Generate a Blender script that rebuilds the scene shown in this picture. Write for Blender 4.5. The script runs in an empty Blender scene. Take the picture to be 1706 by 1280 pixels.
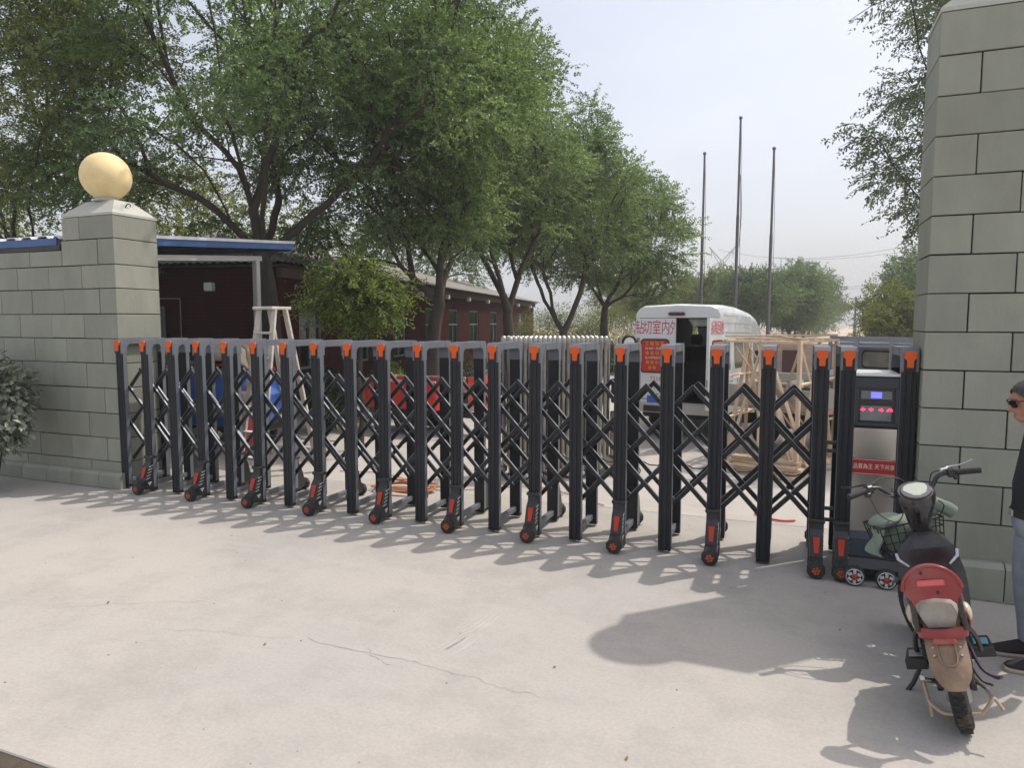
import bpy, bmesh, math, random
import numpy as np
from mathutils import Vector, Matrix, Euler

random.seed(7)
RNG = np.random.default_rng(11)
SC = bpy.context.scene
COL = SC.collection
R = math.radians

# ------------------------------------------------------------------ camera
cam_d = bpy.data.cameras.new("camera")
cam = bpy.data.objects.new("camera", cam_d)
COL.objects.link(cam)
cam.location = (0.0, 0.0, 1.95)
cam.rotation_euler = (R(90 - 5.06), 0.0, R(21.645))
cam_d.sensor_width = 36.0
cam_d.lens = 24.63
cam_d.clip_start = 0.05
cam_d.clip_end = 3000.0
SC.camera = cam

# ------------------------------------------------------------------ sky, sun, exposure
SUN_DIR = Vector((0.455, 0.437, 1.0)).normalized()       # towards the sun
SUN_EL = math.asin(SUN_DIR.z)
SUN_AZ = math.atan2(SUN_DIR.x, SUN_DIR.y)
world = bpy.data.worlds.new("World")
SC.world = world
world.use_nodes = True
wn = world.node_tree.nodes
wl = world.node_tree.links
wn.clear()
w_out = wn.new("ShaderNodeOutputWorld")
w_bg = wn.new("ShaderNodeBackground")
w_bg.inputs["Strength"].default_value = 0.125
sky = wn.new("ShaderNodeTexSky")
sky.sky_type = 'NISHITA'
sky.sun_disc = False
sky.sun_elevation = SUN_EL
sky.sun_rotation = SUN_AZ
sky.altitude = 0.0
sky.air_density = 1.0
sky.dust_density = 6.0
sky.ozone_density = 1.0
# thin high cloud: a veil over the clear sky, thicker and thinner in soft patches
w_tc = wn.new("ShaderNodeTexCoord")
w_map = wn.new("ShaderNodeMapping")
w_map.inputs["Scale"].default_value = (1.0, 1.0, 2.6)
w_noise = wn.new("ShaderNodeTexNoise")
w_noise.inputs["Scale"].default_value = 2.1
w_noise.inputs["Detail"].default_value = 4.0
w_noise.inputs["Roughness"].default_value = 0.5
w_ramp = wn.new("ShaderNodeMapRange")
w_ramp.inputs["From Min"].default_value = 0.3
w_ramp.inputs["From Max"].default_value = 0.72
w_ramp.inputs["To Min"].default_value = 0.36
w_ramp.inputs["To Max"].default_value = 0.58
w_mix = wn.new("ShaderNodeMixRGB")
w_mix.inputs["Color2"].default_value = (7.15, 7.35, 7.95, 1.0)
wl.new(w_tc.outputs["Generated"], w_map.inputs["Vector"])
wl.new(w_map.outputs["Vector"], w_noise.inputs["Vector"])
wl.new(w_noise.outputs["Fac"], w_ramp.inputs["Value"])
wl.new(w_ramp.outputs["Result"], w_mix.inputs["Fac"])
wl.new(sky.outputs["Color"], w_mix.inputs["Color1"])
wl.new(w_mix.outputs["Color"], w_bg.inputs["Color"])
wl.new(w_bg.outputs["Background"], w_out.inputs["Surface"])

sun_d = bpy.data.lights.new("sun", 'SUN')
sun_d.energy = 2.55
sun_d.angle = R(0.6)
sun_d.color = (1.0, 0.94, 0.86)
sun = bpy.data.objects.new("sun", sun_d)
COL.objects.link(sun)
sun.rotation_euler = SUN_DIR.to_track_quat('Z', 'Y').to_euler()
sun.location = (20, 20, 45)

SC.view_settings.view_transform = 'Standard'
SC.view_settings.look = 'None'
SC.view_settings.exposure = 0.41
SC.view_settings.gamma = 1.0
SC.view_settings.use_curve_mapping = False
SC.render.engine = 'CYCLES'
SC.cycles.use_denoising = True
SC.cycles.max_bounces = 8
SC.cycles.transparent_max_bounces = 8
SC.cycles.caustics_reflective = False
SC.cycles.caustics_refractive = False
SC.cycles.sample_clamp_indirect = 6.0

# ------------------------------------------------------------------ materials
MATS = {}


def mat(name, color, rough=0.55, metal=0.0, var=0.12, vscale=6.0, bump=0.0, bscale=90.0, spec=0.5,
        dirt=0.0, dirtcol=(0.16, 0.13, 0.10), dscale=3.0, rand=0.0, emit=None, estr=0.0, coat=0.0, aniso=None, rvar=0.0):
    """Principled material: base colour broken up by two sizes of noise, optional dusty patches and fine relief."""
    if name in MATS:
        return MATS[name]
    m = bpy.data.materials.new(name)
    m.use_nodes = True
    nt = m.node_tree
    n, l = nt.nodes, nt.links
    b = n["Principled BSDF"]
    b.inputs["Roughness"].default_value = rough
    b.inputs["Metallic"].default_value = metal
    b.inputs["Specular IOR Level"].default_value = spec
    if coat:
        b.inputs["Coat Weight"].default_value = coat
        b.inputs["Coat Roughness"].default_value = 0.08
    tc = n.new("ShaderNodeTexCoord")
    oi = n.new("ShaderNodeObjectInfo")
    add = n.new("ShaderNodeVectorMath")
    add.operation = 'MULTIPLY_ADD'
    add.inputs[1].default_value = (1, 1, 1)
    rv = n.new("ShaderNodeVectorMath")
    rv.operation = 'SCALE'
    rv.inputs[0].default_value = (17.3, 9.1, 23.7)
    l.new(oi.outputs["Random"], rv.inputs["Scale"])
    l.new(tc.outputs["Object"], add.inputs[0])
    l.new(rv.outputs[0], add.inputs[2])
    vec = add.outputs[0]
    if aniso:
        mp = n.new("ShaderNodeMapping")
        mp.inputs["Scale"].default_value = aniso
        l.new(vec, mp.inputs["Vector"])
        vec = mp.outputs[0]
    n1 = n.new("ShaderNodeTexNoise")
    n1.inputs["Scale"].default_value = vscale
    n1.inputs["Detail"].default_value = 6.0
    n1.inputs["Roughness"].default_value = 0.62
    l.new(vec, n1.inputs["Vector"])
    mr = n.new("ShaderNodeMapRange")
    mr.inputs["From Min"].default_value = 0.25
    mr.inputs["From Max"].default_value = 0.75
    mr.inputs["To Min"].default_value = 1.0 - var
    mr.inputs["To Max"].default_value = 1.0 + var
    l.new(n1.outputs["Fac"], mr.inputs["Value"])
    val = mr.outputs[0]
    if rand:
        mr2 = n.new("ShaderNodeMapRange")
        mr2.inputs["To Min"].default_value = 1.0 - rand
        mr2.inputs["To Max"].default_value = 1.0 + rand
        l.new(oi.outputs["Random"], mr2.inputs["Value"])
        mm = n.new("ShaderNodeMath")
        mm.operation = 'MULTIPLY'
        l.new(val, mm.inputs[0])
        l.new(mr2.outputs[0], mm.inputs[1])
        val = mm.outputs[0]
    sc = n.new("ShaderNodeVectorMath")
    sc.operation = 'SCALE'
    sc.inputs[0].default_value = color[:3]
    l.new(val, sc.inputs["Scale"])
    col = sc.outputs[0]
    if dirt > 0:
        n2 = n.new("ShaderNodeTexNoise")
        n2.inputs["Scale"].default_value = dscale
        n2.inputs["Detail"].default_value = 8.0
        n2.inputs["Roughness"].default_value = 0.7
        l.new(vec, n2.inputs["Vector"])
        r2 = n.new("ShaderNodeMapRange")
        r2.inputs["From Min"].default_value = 0.46
        r2.inputs["From Max"].default_value = 0.72
        r2.inputs["To Min"].default_value = 0.0
        r2.inputs["To Max"].default_value = dirt
        l.new(n2.outputs["Fac"], r2.inputs["Value"])
        mx = n.new("ShaderNodeMixRGB")
        mx.inputs["Color2"].default_value = (*dirtcol, 1)
        l.new(r2.outputs[0], mx.inputs["Fac"])
        l.new(col, mx.inputs["Color1"])
        col = mx.outputs[0]
    l.new(col, b.inputs["Base Color"])
    if rvar:
        r3 = n.new("ShaderNodeMapRange")
        r3.inputs["From Min"].default_value = 0.3
        r3.inputs["From Max"].default_value = 0.7
        r3.inputs["To Min"].default_value = max(0.02, rough - rvar)
        r3.inputs["To Max"].default_value = min(1.0, rough + rvar)
        l.new(n1.outputs["Fac"], r3.inputs["Value"])
        l.new(r3.outputs[0], b.inputs["Roughness"])
    if bump:
        n3 = n.new("ShaderNodeTexNoise")
        n3.inputs["Scale"].default_value = bscale
        n3.inputs["Detail"].default_value = 5.0
        l.new(vec, n3.inputs["Vector"])
        bp = n.new("ShaderNodeBump")
        bp.inputs["Strength"].default_value = bump
        bp.inputs["Distance"].default_value = 0.01
        l.new(n3.outputs["Fac"], bp.inputs["Height"])
        l.new(bp.outputs[0], b.inputs["Normal"])
    if emit:
        b.inputs["Emission Color"].default_value = (*emit, 1)
        b.inputs["Emission Strength"].default_value = estr
    MATS[name] = m
    return m


def glass_mat(name, tint=(0.55, 0.62, 0.62), rough=0.03, trans=0.75):
    """Thin pane: partly see-through, partly mirror-like."""
    if name in MATS:
        return MATS[name]
    m = bpy.data.materials.new(name)
    m.use_nodes = True
    n, l = m.node_tree.nodes, m.node_tree.links
    n.clear()
    o = n.new("ShaderNodeOutputMaterial")
    t = n.new("ShaderNodeBsdfTransparent")
    t.inputs["Color"].default_value = (*[c * trans for c in tint], 1)
    g = n.new("ShaderNodeBsdfGlossy")
    g.inputs["Roughness"].default_value = rough
    g.inputs["Color"].default_value = (0.9, 0.95, 0.95, 1)
    fr = n.new("ShaderNodeFresnel")
    fr.inputs["IOR"].default_value = 1.55
    mx = n.new("ShaderNodeMixShader")
    l.new(fr.outputs[0], mx.inputs[0])
    l.new(t.outputs[0], mx.inputs[1])
    l.new(g.outputs[0], mx.inputs[2])
    l.new(mx.outputs[0], o.inputs["Surface"])
    MATS[name] = m
    return m


def leaf_mat(name, c_dark, c_light, transl=0.3, rough=0.5, nscale=0.55, tl=(1.25, 1.35, 0.6), spec=0.22):
    """Leaves: every leaf its own shade (mesh attribute), patches of older and younger foliage, light through the blade."""
    if name in MATS:
        return MATS[name]
    m = bpy.data.materials.new(name)
    m.use_nodes = True
    n, l = m.node_tree.nodes, m.node_tree.links
    b = n["Principled BSDF"]
    o = n["Material Output"]
    b.inputs["Roughness"].default_value = rough
    b.inputs["Specular IOR Level"].default_value = spec
    at = n.new("ShaderNodeAttribute")
    at.attribute_name = "shade"
    tc = n.new("ShaderNodeTexCoord")
    ns = n.new("ShaderNodeTexNoise")
    ns.inputs["Scale"].default_value = nscale
    ns.inputs["Detail"].default_value = 3.0
    l.new(tc.outputs["Object"], ns.inputs["Vector"])
    a1 = n.new("ShaderNodeMath")
    a1.operation = 'MULTIPLY_ADD'
    a1.inputs[1].default_value = 1.5
    a1.inputs[2].default_value = -0.6
    l.new(ns.outputs["Fac"], a1.inputs[0])
    a2 = n.new("ShaderNodeMath")
    a2.operation = 'MULTIPLY_ADD'
    a2.inputs[1].default_value = 0.75
    l.new(at.outputs["Fac"], a2.inputs[0])
    l.new(a1.outputs[0], a2.inputs[2])
    a2.use_clamp = True
    mx = n.new("ShaderNodeMixRGB")
    mx.inputs["Color1"].default_value = (*c_dark, 1)
    mx.inputs["Color2"].default_value = (*c_light, 1)
    l.new(a2.outputs[0], mx.inputs["Fac"])
    l.new(mx.outputs[0], b.inputs["Base Color"])
    tr = n.new("ShaderNodeBsdfTranslucent")
    tm = n.new("ShaderNodeVectorMath")
    tm.operation = 'MULTIPLY'
    tm.inputs[1].default_value = tl
    l.new(mx.outputs[0], tm.inputs[0])
    l.new(tm.outputs[0], tr.inputs["Color"])
    ms = n.new("ShaderNodeMixShader")
    ms.inputs[0].default_value = transl
    l.new(b.outputs[0], ms.inputs[1])
    l.new(tr.outputs[0], ms.inputs[2])
    l.new(ms.outputs[0], o.inputs["Surface"])
    MATS[name] = m
    return m


# ------------------------------------------------------------------ objects
def tag(o, label=None, cat=None, group=None, kind=None):
    if label:
        o["label"] = label
    if cat:
        o["category"] = cat
    if group:
        o["group"] = group
    if kind:
        o["kind"] = kind
    return o


def thing(name, label, cat, loc=(0, 0, 0), rot=(0, 0, 0), group=None):
    o = bpy.data.objects.new(name, None)
    o.empty_display_size = 0.2
    COL.objects.link(o)
    o.location = loc
    o.rotation_euler = rot
    return tag(o, label, cat, group)


def link_mesh(name, me, parent=None, loc=None, rot=None):
    o = bpy.data.objects.new(name, me)
    COL.objects.link(o)
    if parent:
        o.parent = parent
    if loc is not None:
        o.location = loc
    if rot is not None:
        o.rotation_euler = rot
    return o


def kids(o):
    return [c for c in bpy.data.objects if c.parent == o]


class MB:
    """Collects shapes; build() links them as one mesh object."""

    def __init__(self):
        self.v = []
        self.f = []
        self.s = []     # smooth flags

    def add(self, verts, faces, smooth=False):
        k = len(self.v)
        self.v.extend([tuple(p) for p in verts])
        self.f.extend([tuple(i + k for i in f) for f in faces])
        self.s.extend([smooth] * len(faces))
        return self

    def box(self, c, s, rot=None, ch=0.0):
        """Box at centre c, full size s, optional rotation matrix/euler, chamfer ch on every edge."""
        hx, hy, hz = s[0] / 2, s[1] / 2, s[2] / 2
        M = None
        if rot is not None:
            M = rot if isinstance(rot, Matrix) else Euler(rot).to_matrix()
        if ch <= 0:
            P = [(x * hx, y * hy, z * hz) for x in (-1, 1) for y in (-1, 1) for z in (-1, 1)]
            F = [(0, 1, 3, 2), (4, 6, 7, 5), (0, 4, 5, 1), (2, 3, 7, 6), (0, 2, 6, 4), (1, 5, 7, 3)]
        else:
            ch = min(ch, hx * .9, hy * .9, hz * .9)
            P, ix = [], {}
            for x in (-1, 1):
                for y in (-1, 1):
                    for z in (-1, 1):
                        for a in range(3):
                            q = [x * (hx - ch), y * (hy - ch), z * (hz - ch)]
                            q[a] = (x * hx, y * hy, z * hz)[a]
                            ix[(x, y, z, a)] = len(P)
                            P.append(tuple(q))
            F = []
            for a in range(3):
                b, c2 = (a + 1) % 3, (a + 2) % 3
                for sg in (-1, 1):
                    loop = []
                    for (p, q) in ((-1, -1), (1, -1), (1, 1), (-1, 1)):
                        k = [0, 0, 0]
                        k[a], k[b], k[c2] = sg, p, q
                        loop.append(ix[(k[0], k[1], k[2], a)])
                    F.append(tuple(loop if sg > 0 else loop[::-1]))
                # edges along axis a
                for p in (-1, 1):
                    for q in (-1, 1):
                        k0, k1 = [0, 0, 0], [0, 0, 0]
                        k0[a], k0[b], k0[c2] = -1, p, q
                        k1[a], k1[b], k1[c2] = 1, p, q
                        lp = [ix[(*k0, b)], ix[(*k1, b)], ix[(*k1, c2)], ix[(*k0, c2)]]
                        F.append(tuple(lp if p * q < 0 else lp[::-1]))
            for x in (-1, 1):
                for y in (-1, 1):
                    for z in (-1, 1):
                        t = [ix[(x, y, z, a)] for a in range(3)]
                        F.append(tuple(t if x * y * z > 0 else t[::-1]))
        if M is not None:
            P = [M @ Vector(p) for p in P]
        return self.add([(p[0] + c[0], p[1] + c[1], p[2] + c[2]) for p in P], F)

    def bar(self, p0, p1, w, h, up=(0, 0, 1), ch=0.0):
        """Rectangular bar from p0 to p1, w across, h along 'up'."""
        p0, p1 = Vector(p0), Vector(p1)
        d = p1 - p0
        L = d.length
        d = d.normalized()
        u = Vector(up)
        if abs(d.dot(u)) > 0.98:
            u = Vector((1, 0, 0))
        s = d.cross(u).normalized()
        u = s.cross(d).normalized()
        M = Matrix((s, d, u)).transposed()
        return self.box((p0 + p1) / 2, (w, L, h), M, ch)

    def tube(self, pts, r, n=8, cap=True, smooth=True, closed=False):
        """Round tube along points; r is a number or one radius per point."""
        pts = [Vector(p) for p in pts]
        m = len(pts)
        rr = [r] * m if not hasattr(r, '__len__') else list(r)
        V, F = [], []
        ref = None
        for i, p in enumerate(pts):
            if closed:
                t = pts[(i + 1) % m] - pts[i - 1]
            elif i == 0:
                t = pts[1] - p
            elif i == m - 1:
                t = p - pts[i - 1]
            else:
                t = (pts[i + 1] - p).normalized() + (p - pts[i - 1]).normalized()
            if t.length < 1e-9:
                t = Vector((0, 0, 1))
            t.normalize()
            if ref is None:
                ref = t.orthogonal().normalized()
            else:
                ref = ref - t * ref.dot(t)
                if ref.length < 1e-6:
                    ref = t.orthogonal()
                ref.normalize()
            bi = t.cross(ref)
            for k in range(n):
                a = 2 * math.pi * k / n
                V.append(p + (ref * math.cos(a) + bi * math.sin(a)) * rr[i])
        for i in range(m - 1 + (1 if closed else 0)):
            j = (i + 1) % m
            for k in range(n):
                k2 = (k + 1) % n
                F.append((i * n + k, i * n + k2, j * n + k2, j * n + k))
        self.add(V, F, smooth)
        if cap and not closed:
            self.add(V[:n], [tuple(range(n))[::-1]])
            self.add(V[-n:], [tuple(range(n))])
        return self

    def lathe(self, prof, axis='z', c=(0, 0, 0), n=20, smooth=True, M=None):
        """Profile of (radius, height) turned about an axis through c."""
        V, F = [], []
        for (r, h) in prof:
            for k in range(n):
                a = 2 * math.pi * k / n
                x, y, z = r * math.cos(a), r * math.sin(a), h
                if axis == 'x':
                    x, y, z = z, x, y
                elif axis == 'y':
                    x, y, z = y, z, x
                p = Vector((x, y, z))
                if M is not None:
                    p = M @ p
                V.append((p[0] + c[0], p[1] + c[1], p[2] + c[2]))
        for i in range(len(prof) - 1):
            for k in range(n):
                k2 = (k + 1) % n
                F.append((i * n + k, i * n + k2, (i + 1) * n + k2, (i + 1) * n + k))
        self.add(V, F, smooth)
        if prof[0][0] > 1e-5:
            self.add(V[:n], [tuple(range(n))[::-1]])
        if prof[-1][0] > 1e-5:
            self.add(V[-n:], [tuple(range(n))])
        return self

    def prism(self, poly, a0, a1, plane='yz'):
        """Polygon extruded along the axis that the plane leaves out."""
        n = len(poly)

        def P(u, v, a):
            return {'yz': (a, u, v), 'xz': (u, a, v), 'xy': (u, v, a)}[plane]
        V = [P(u, v, a0) for u, v in poly] + [P(u, v, a1) for u, v in poly]
        F = [tuple(range(n))[::-1], tuple(range(n, 2 * n))]
        F += [(i, (i + 1) % n, n + (i + 1) % n, n + i) for i in range(n)]
        return self.add(V, F)

    def sphere(self, c, r, n=20, m=12, smooth=True, M=None):
        if not hasattr(r, '__len__'):
            r = (r, r, r)
        V, F = [], []
        for i in range(m + 1):
            th = math.pi * i / m
            for k in range(n):
                a = 2 * math.pi * k / n
                p = Vector((r[0] * math.sin(th) * math.cos(a), r[1] * math.sin(th) * math.sin(a), r[2] * math.cos(th)))
                if M is not None:
                    p = M @ p
                V.append((p[0] + c[0], p[1] + c[1], p[2] + c[2]))
        for i in range(m):
            for k in range(n):
                k2 = (k + 1) % n
                F.append((i * n + k, (i + 1) * n + k, (i + 1) * n + k2, i * n + k2))
        return self.add(V, F, smooth)

    def loft(self, rings, cap=True, smooth=True, closed=True):
        n = len(rings[0])
        V = [p for r in rings for p in r]
        F = []
        for i in range(len(rings) - 1):
            for k in range(n if closed else n - 1):
                k2 = (k + 1) % n
                F.append((i * n + k, i * n + k2, (i + 1) * n + k2, (i + 1) * n + k))
        self.add(V, F, smooth)
        if cap and closed:
            self.add(rings[0], [tuple(range(n))[::-1]])
            self.add(rings[-1], [tuple(range(n))])
        return self

    def sheet(self, grid, th=0.0, smooth=True):
        """Grid of points as a sheet; with th the sheet gets a back side that far along -normal."""
        nr, nc = len(grid), len(grid[0])
        V = [Vector(p) for r in grid for p in r]
        F = [(i * nc + j, i * nc + j + 1, (i + 1) * nc + j + 1, (i + 1) * nc + j) for i in range(nr - 1) for j in range(nc - 1)]
        if th:
            N = [Vector((0, 0, 0)) for _ in V]
            for f in F:
                nn = (V[f[1]] - V[f[0]]).cross(V[f[3]] - V[f[0]])
                if nn.length > 0:
                    nn.normalize()
                for i in f:
                    N[i] = N[i] + nn
            W = [v - (q.normalized() if q.length > 0 else q) * th for v, q in zip(V, N)]
            self.add(V, F, smooth)
            self.add(W, [f[::-1] for f in F], smooth)
            m = nr * nc
            rim = [j for j in range(nc)] + [i * nc + nc - 1 for i in range(1, nr)] + \
                  [(nr - 1) * nc + j for j in range(nc - 2, -1, -1)] + [i * nc for i in range(nr - 2, 0, -1)]
            E = V + W
            self.add(E, [(rim[(k + 1) % len(rim)], rim[k], m + rim[k], m + rim[(k + 1) % len(rim)]) for k in range(len(rim))])
        else:
            self.add(V, F, smooth)
        return self

    def mesh(self, name, material, off=None):
        me = bpy.data.meshes.new(name)
        v = self.v
        if off is not None:
            v = [(p[0] - off[0], p[1] - off[1], p[2] - off[2]) for p in v]
        me.from_pydata([tuple(p) for p in v], [], self.f)
        me.polygons.foreach_set("use_smooth", self.s)
        if material is not None:
            me.materials.append(material)
        me.update()
        return me

    def build(self, name, material, parent=None, off=None, kind=None, label=None):
        o = link_mesh(name, self.mesh(name, material, off), parent)
        if kind:
            o["kind"] = kind
        if label:
            o["label"] = label
        return o


def text_part(name, body, size, M, material, parent, squeeze=1.0, thick=0.0015, align='CENTER', spacing=1.0):
    """Lettering as a thin raised mesh; M places it (text lies in local XY, reading along +X)."""
    cu = bpy.data.curves.new(name, 'FONT')
    cu.body = body
    cu.size = size
    cu.extrude = thick
    cu.align_x = align
    cu.align_y = 'CENTER'
    cu.resolution_u = 3
    cu.space_character = spacing
    tmp = bpy.data.objects.new("tmp", cu)
    COL.objects.link(tmp)
    dg = bpy.context.evaluated_depsgraph_get()
    me = bpy.data.meshes.new_from_object(tmp.evaluated_get(dg))
    bpy.data.objects.remove(tmp)
    me.name = name
    me.transform(M @ Matrix.Diagonal((squeeze, 1, 1, 1)))
    me.materials.clear()
    me.materials.append(material)
    return link_mesh(name, me, parent)


def frame_M(origin, xdir, up):
    """4x4 matrix: local X along xdir, local Y along up, local Z out of the face."""
    x = Vector(xdir).normalized()
    y = Vector(up).normalized()
    z = x.cross(y).normalized()
    y = z.cross(x)
    M = Matrix((x, y, z)).transposed().to_4x4()
    M.translation = Vector(origin)
    return M


def smooth_path(pts, k=6):
    """Catmull-Rom through the points."""
    P = [Vector(p) for p in pts]
    P = [P[0] * 2 - P[1]] + P + [P[-1] * 2 - P[-2]]
    out = []
    for i in range(1, len(P) - 2):
        for j in range(k):
            t = j / k
            a, b, c, d = P[i - 1], P[i], P[i + 1], P[i + 2]
            out.append(0.5 * ((2 * b) + (c - a) * t + (2 * a - 5 * b + 4 * c - d) * t * t + (3 * b - a - 3 * c + d) * t ** 3))
    out.append(P[-2])
    return out
# ------------------------------------------------------------------ colours used more than once
BLOCK = mat("painted_block", (0.268, 0.277, 0.226), rough=0.62, var=0.14, vscale=2.6, bump=0.3, bscale=45, rand=0.10,
            dirt=0.34, dirtcol=(0.19, 0.19, 0.165), dscale=2.2, spec=0.35, aniso=(1, 1, .4))
JOINT = mat("joint_paint", (0.008, 0.009, 0.012), rough=0.8, var=0.2)
BARK = mat("bark", (0.055, 0.045, 0.036), rough=0.95, var=0.35, vscale=9, bump=0.9, bscale=28, aniso=(1, 1, 0.25))
DARK_METAL = mat("black_aluminium", (0.011, 0.013, 0.018), rough=0.40, metal=0.0, var=0.12, vscale=3, spec=0.32, dirt=0.15,
                 dirtcol=(0.05, 0.048, 0.045), dscale=2.0)
GREY_PLASTIC = mat("grey_corner_plastic", (0.140, 0.154, 0.180), rough=0.45, var=0.08, dirt=0.2, dirtcol=(0.2, 0.19, 0.17))
ORANGE = mat("orange_reflector", (0.68, 0.100, 0.010), rough=0.34, var=0.06, spec=0.3)
RUBBER = mat("rubber", (0.018, 0.018, 0.019), rough=0.75, var=0.25, vscale=14, bump=0.15, dirt=0.3, dirtcol=(0.10, 0.09, 0.075))
STEEL = mat("brushed_steel", (0.50, 0.485, 0.46), rough=0.24, metal=1.0, var=0.03, vscale=3)
OLD_STEEL = mat("weathered_steel", (0.37, 0.355, 0.325), rough=0.42, metal=0.8, var=0.16, vscale=7, dirt=0.45, dirtcol=(0.24, 0.21, 0.17), dscale=5, rvar=0.1)
WHITE_PAINT = mat("white_paint", (0.78, 0.78, 0.76), rough=0.4, var=0.04, dirt=0.15, dirtcol=(0.45, 0.43, 0.38))
BLACK_PLASTIC = mat("black_plastic", (0.016, 0.016, 0.018), rough=0.38, var=0.15, dirt=0.12, dirtcol=(0.09, 0.08, 0.07))
WOOD = mat("raw_pine", (0.63, 0.48, 0.335), rough=0.75, var=0.22, vscale=5, bump=0.3, bscale=40, rand=0.22, aniso=(1, 1, 0.2), dirt=0.2, dirtcol=(0.30, 0.2, 0.13))
RED_SIGN = mat("red_sign", (0.55, 0.035, 0.030), rough=0.5, var=0.08)


def concrete(name, base, warm, scale=1.0, stain=0.6):
    """Trowelled concrete: broad warm and cool patches, damp-looking stains, fine pitting, brushed streaks."""
    m = bpy.data.materials.new(name)
    m.use_nodes = True
    n, l = m.node_tree.nodes, m.node_tree.links
    b = n["Principled BSDF"]
    b.inputs["Roughness"].default_value = 0.85
    b.inputs["Specular IOR Level"].default_value = 0.3
    g = n.new("ShaderNodeNewGeometry")

    def noise(s, d, r=0.6, mp=None):
        t = n.new("ShaderNodeTexNoise")
        t.inputs["Scale"].default_value = s * scale
        t.inputs["Detail"].default_value = d
        t.inputs["Roughness"].default_value = r
        if mp:
            k = n.new("ShaderNodeMapping")
            k.inputs["Scale"].default_value = mp[0]
            k.inputs["Rotation"].default_value = (0, 0, mp[1])
            l.new(g.outputs["Position"], k.inputs["Vector"])
            l.new(k.outputs[0], t.inputs["Vector"])
        else:
            l.new(g.outputs["Position"], t.inputs["Vector"])
        return t.outputs["Fac"]

    def rng(s, a, b_, c, d):
        k = n.new("ShaderNodeMapRange")
        k.inputs["From Min"].default_value = a
        k.inputs["From Max"].default_value = b_
        k.inputs["To Min"].default_value = c
        k.inputs["To Max"].default_value = d
        l.new(s, k.inputs["Value"])
        return k.outputs[0]

    def mix(f, a, b_, mode='MIX'):
        k = n.new("ShaderNodeMixRGB")
        k.blend_type = mode
        if isinstance(f, float):
            k.inputs["Fac"].default_value = f
        else:
            l.new(f, k.inputs["Fac"])
        for s, w in (("Color1", a), ("Color2", b_)):
            if isinstance(w, tuple):
                k.inputs[s].default_value = (*w, 1)
            else:
                l.new(w, k.inputs[s])
        return k.outputs[0]
    c = mix(rng(noise(0.45, 5), 0.33, 0.68, 0, 1), base, warm)
    c = mix(rng(noise(1.3, 9, 0.76), 0.46, 0.74, 0, stain), c, tuple(x * 0.66 for x in base))
    c = mix(rng(noise(1.0, 6, 0.7, ((0.5, 5.0, 1), 0.5)), 0.52, 0.75, 0, 0.3), c, tuple(min(1, x * 1.22) for x in base))
    c = mix(rng(noise(9, 6, 0.75), 0.38, 0.66, 0.88, 1.07), (0, 0, 0), c, 'MIX') if False else c
    sp = rng(noise(48, 4, 0.85), 0.30, 0.70, 0.88, 1.10)
    k = n.new("ShaderNodeVectorMath")
    k.operation = 'SCALE'
    l.new(c, k.inputs[0])
    l.new(sp, k.inputs["Scale"])
    c = k.outputs[0]
    pit = n.new("ShaderNodeTexVoronoi")
    pit.inputs["Scale"].default_value = 26 * scale
    l.new(g.outputs["Position"], pit.inputs["Vector"])
    pm = n.new("ShaderNodeMath")
    pm.operation = 'LESS_THAN'
    pm.inputs[1].default_value = 0.10
    l.new(pit.outputs["Distance"], pm.inputs[0])
    pr = n.new("ShaderNodeMath")
    pr.operation = 'MULTIPLY'
    l.new(pm.outputs[0], pr.inputs[0])
    l.new(rng(noise(0.7, 3), 0.5, 0.65, 0, 0.35), pr.inputs[1])
    c = mix(pr.outputs[0], c, tuple(min(1, x * 1.35) for x in base))
    l.new(c, b.inputs["Base Color"])
    bp = n.new("ShaderNodeBump")
    bp.inputs["Strength"].default_value = 0.25
    bp.inputs["Distance"].default_value = 0.006
    l.new(noise(38, 8, 0.75), bp.inputs["Height"])
    bp2 = n.new("ShaderNodeBump")
    bp2.inputs["Strength"].default_value = 0.22
    bp2.inputs["Distance"].default_value = 0.02
    l.new(noise(3.0, 5, 0.6, ((0.6, 3.0, 1), 0.45)), bp2.inputs["Height"])
    l.new(bp.outputs[0], bp2.inputs["Normal"])
    l.new(bp2.outputs[0], b.inputs["Normal"])
    return m


CONCRETE = concrete("apron_concrete", (0.376, 0.357, 0.334), (0.425, 0.390, 0.348))
YARD_CONC = concrete("yard_concrete", (0.47, 0.43, 0.39), (0.42, 0.40, 0.375))
EARTH = mat("earth", (0.34, 0.27, 0.19), rough=0.95, var=0.3, vscale=0.6, bump=0.5, bscale=6, dirt=0.5, dirtcol=(0.12, 0.13, 0.05), dscale=0.25)
SAND = mat("sandy_road", (0.50, 0.40, 0.30), rough=0.95, var=0.15, vscale=0.8, bump=0.4, bscale=8)
DIRT_EDGE = mat("dirty_edge", (0.075, 0.055, 0.04), rough=0.95, var=0.3, vscale=20, bump=0.4)
STREET = concrete("street_concrete", (0.52, 0.51, 0.50), (0.47, 0.46, 0.45))

# ------------------------------------------------------------------ ground
gm = MB()
N = 28
ext = 440.0
gm.sheet([[(-ext + 2 * ext * j / N, -ext + 2 * ext * i / N, -0.075) for j in range(N + 1)] for i in range(N + 1)], smooth=False)
tag(gm.build("ground", EARTH), kind="structure")

s = MB().box((-4.0, -2.6, -0.046), (60, 8.9, 0.05))
tag(s.build("street", STREET), kind="structure")

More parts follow.
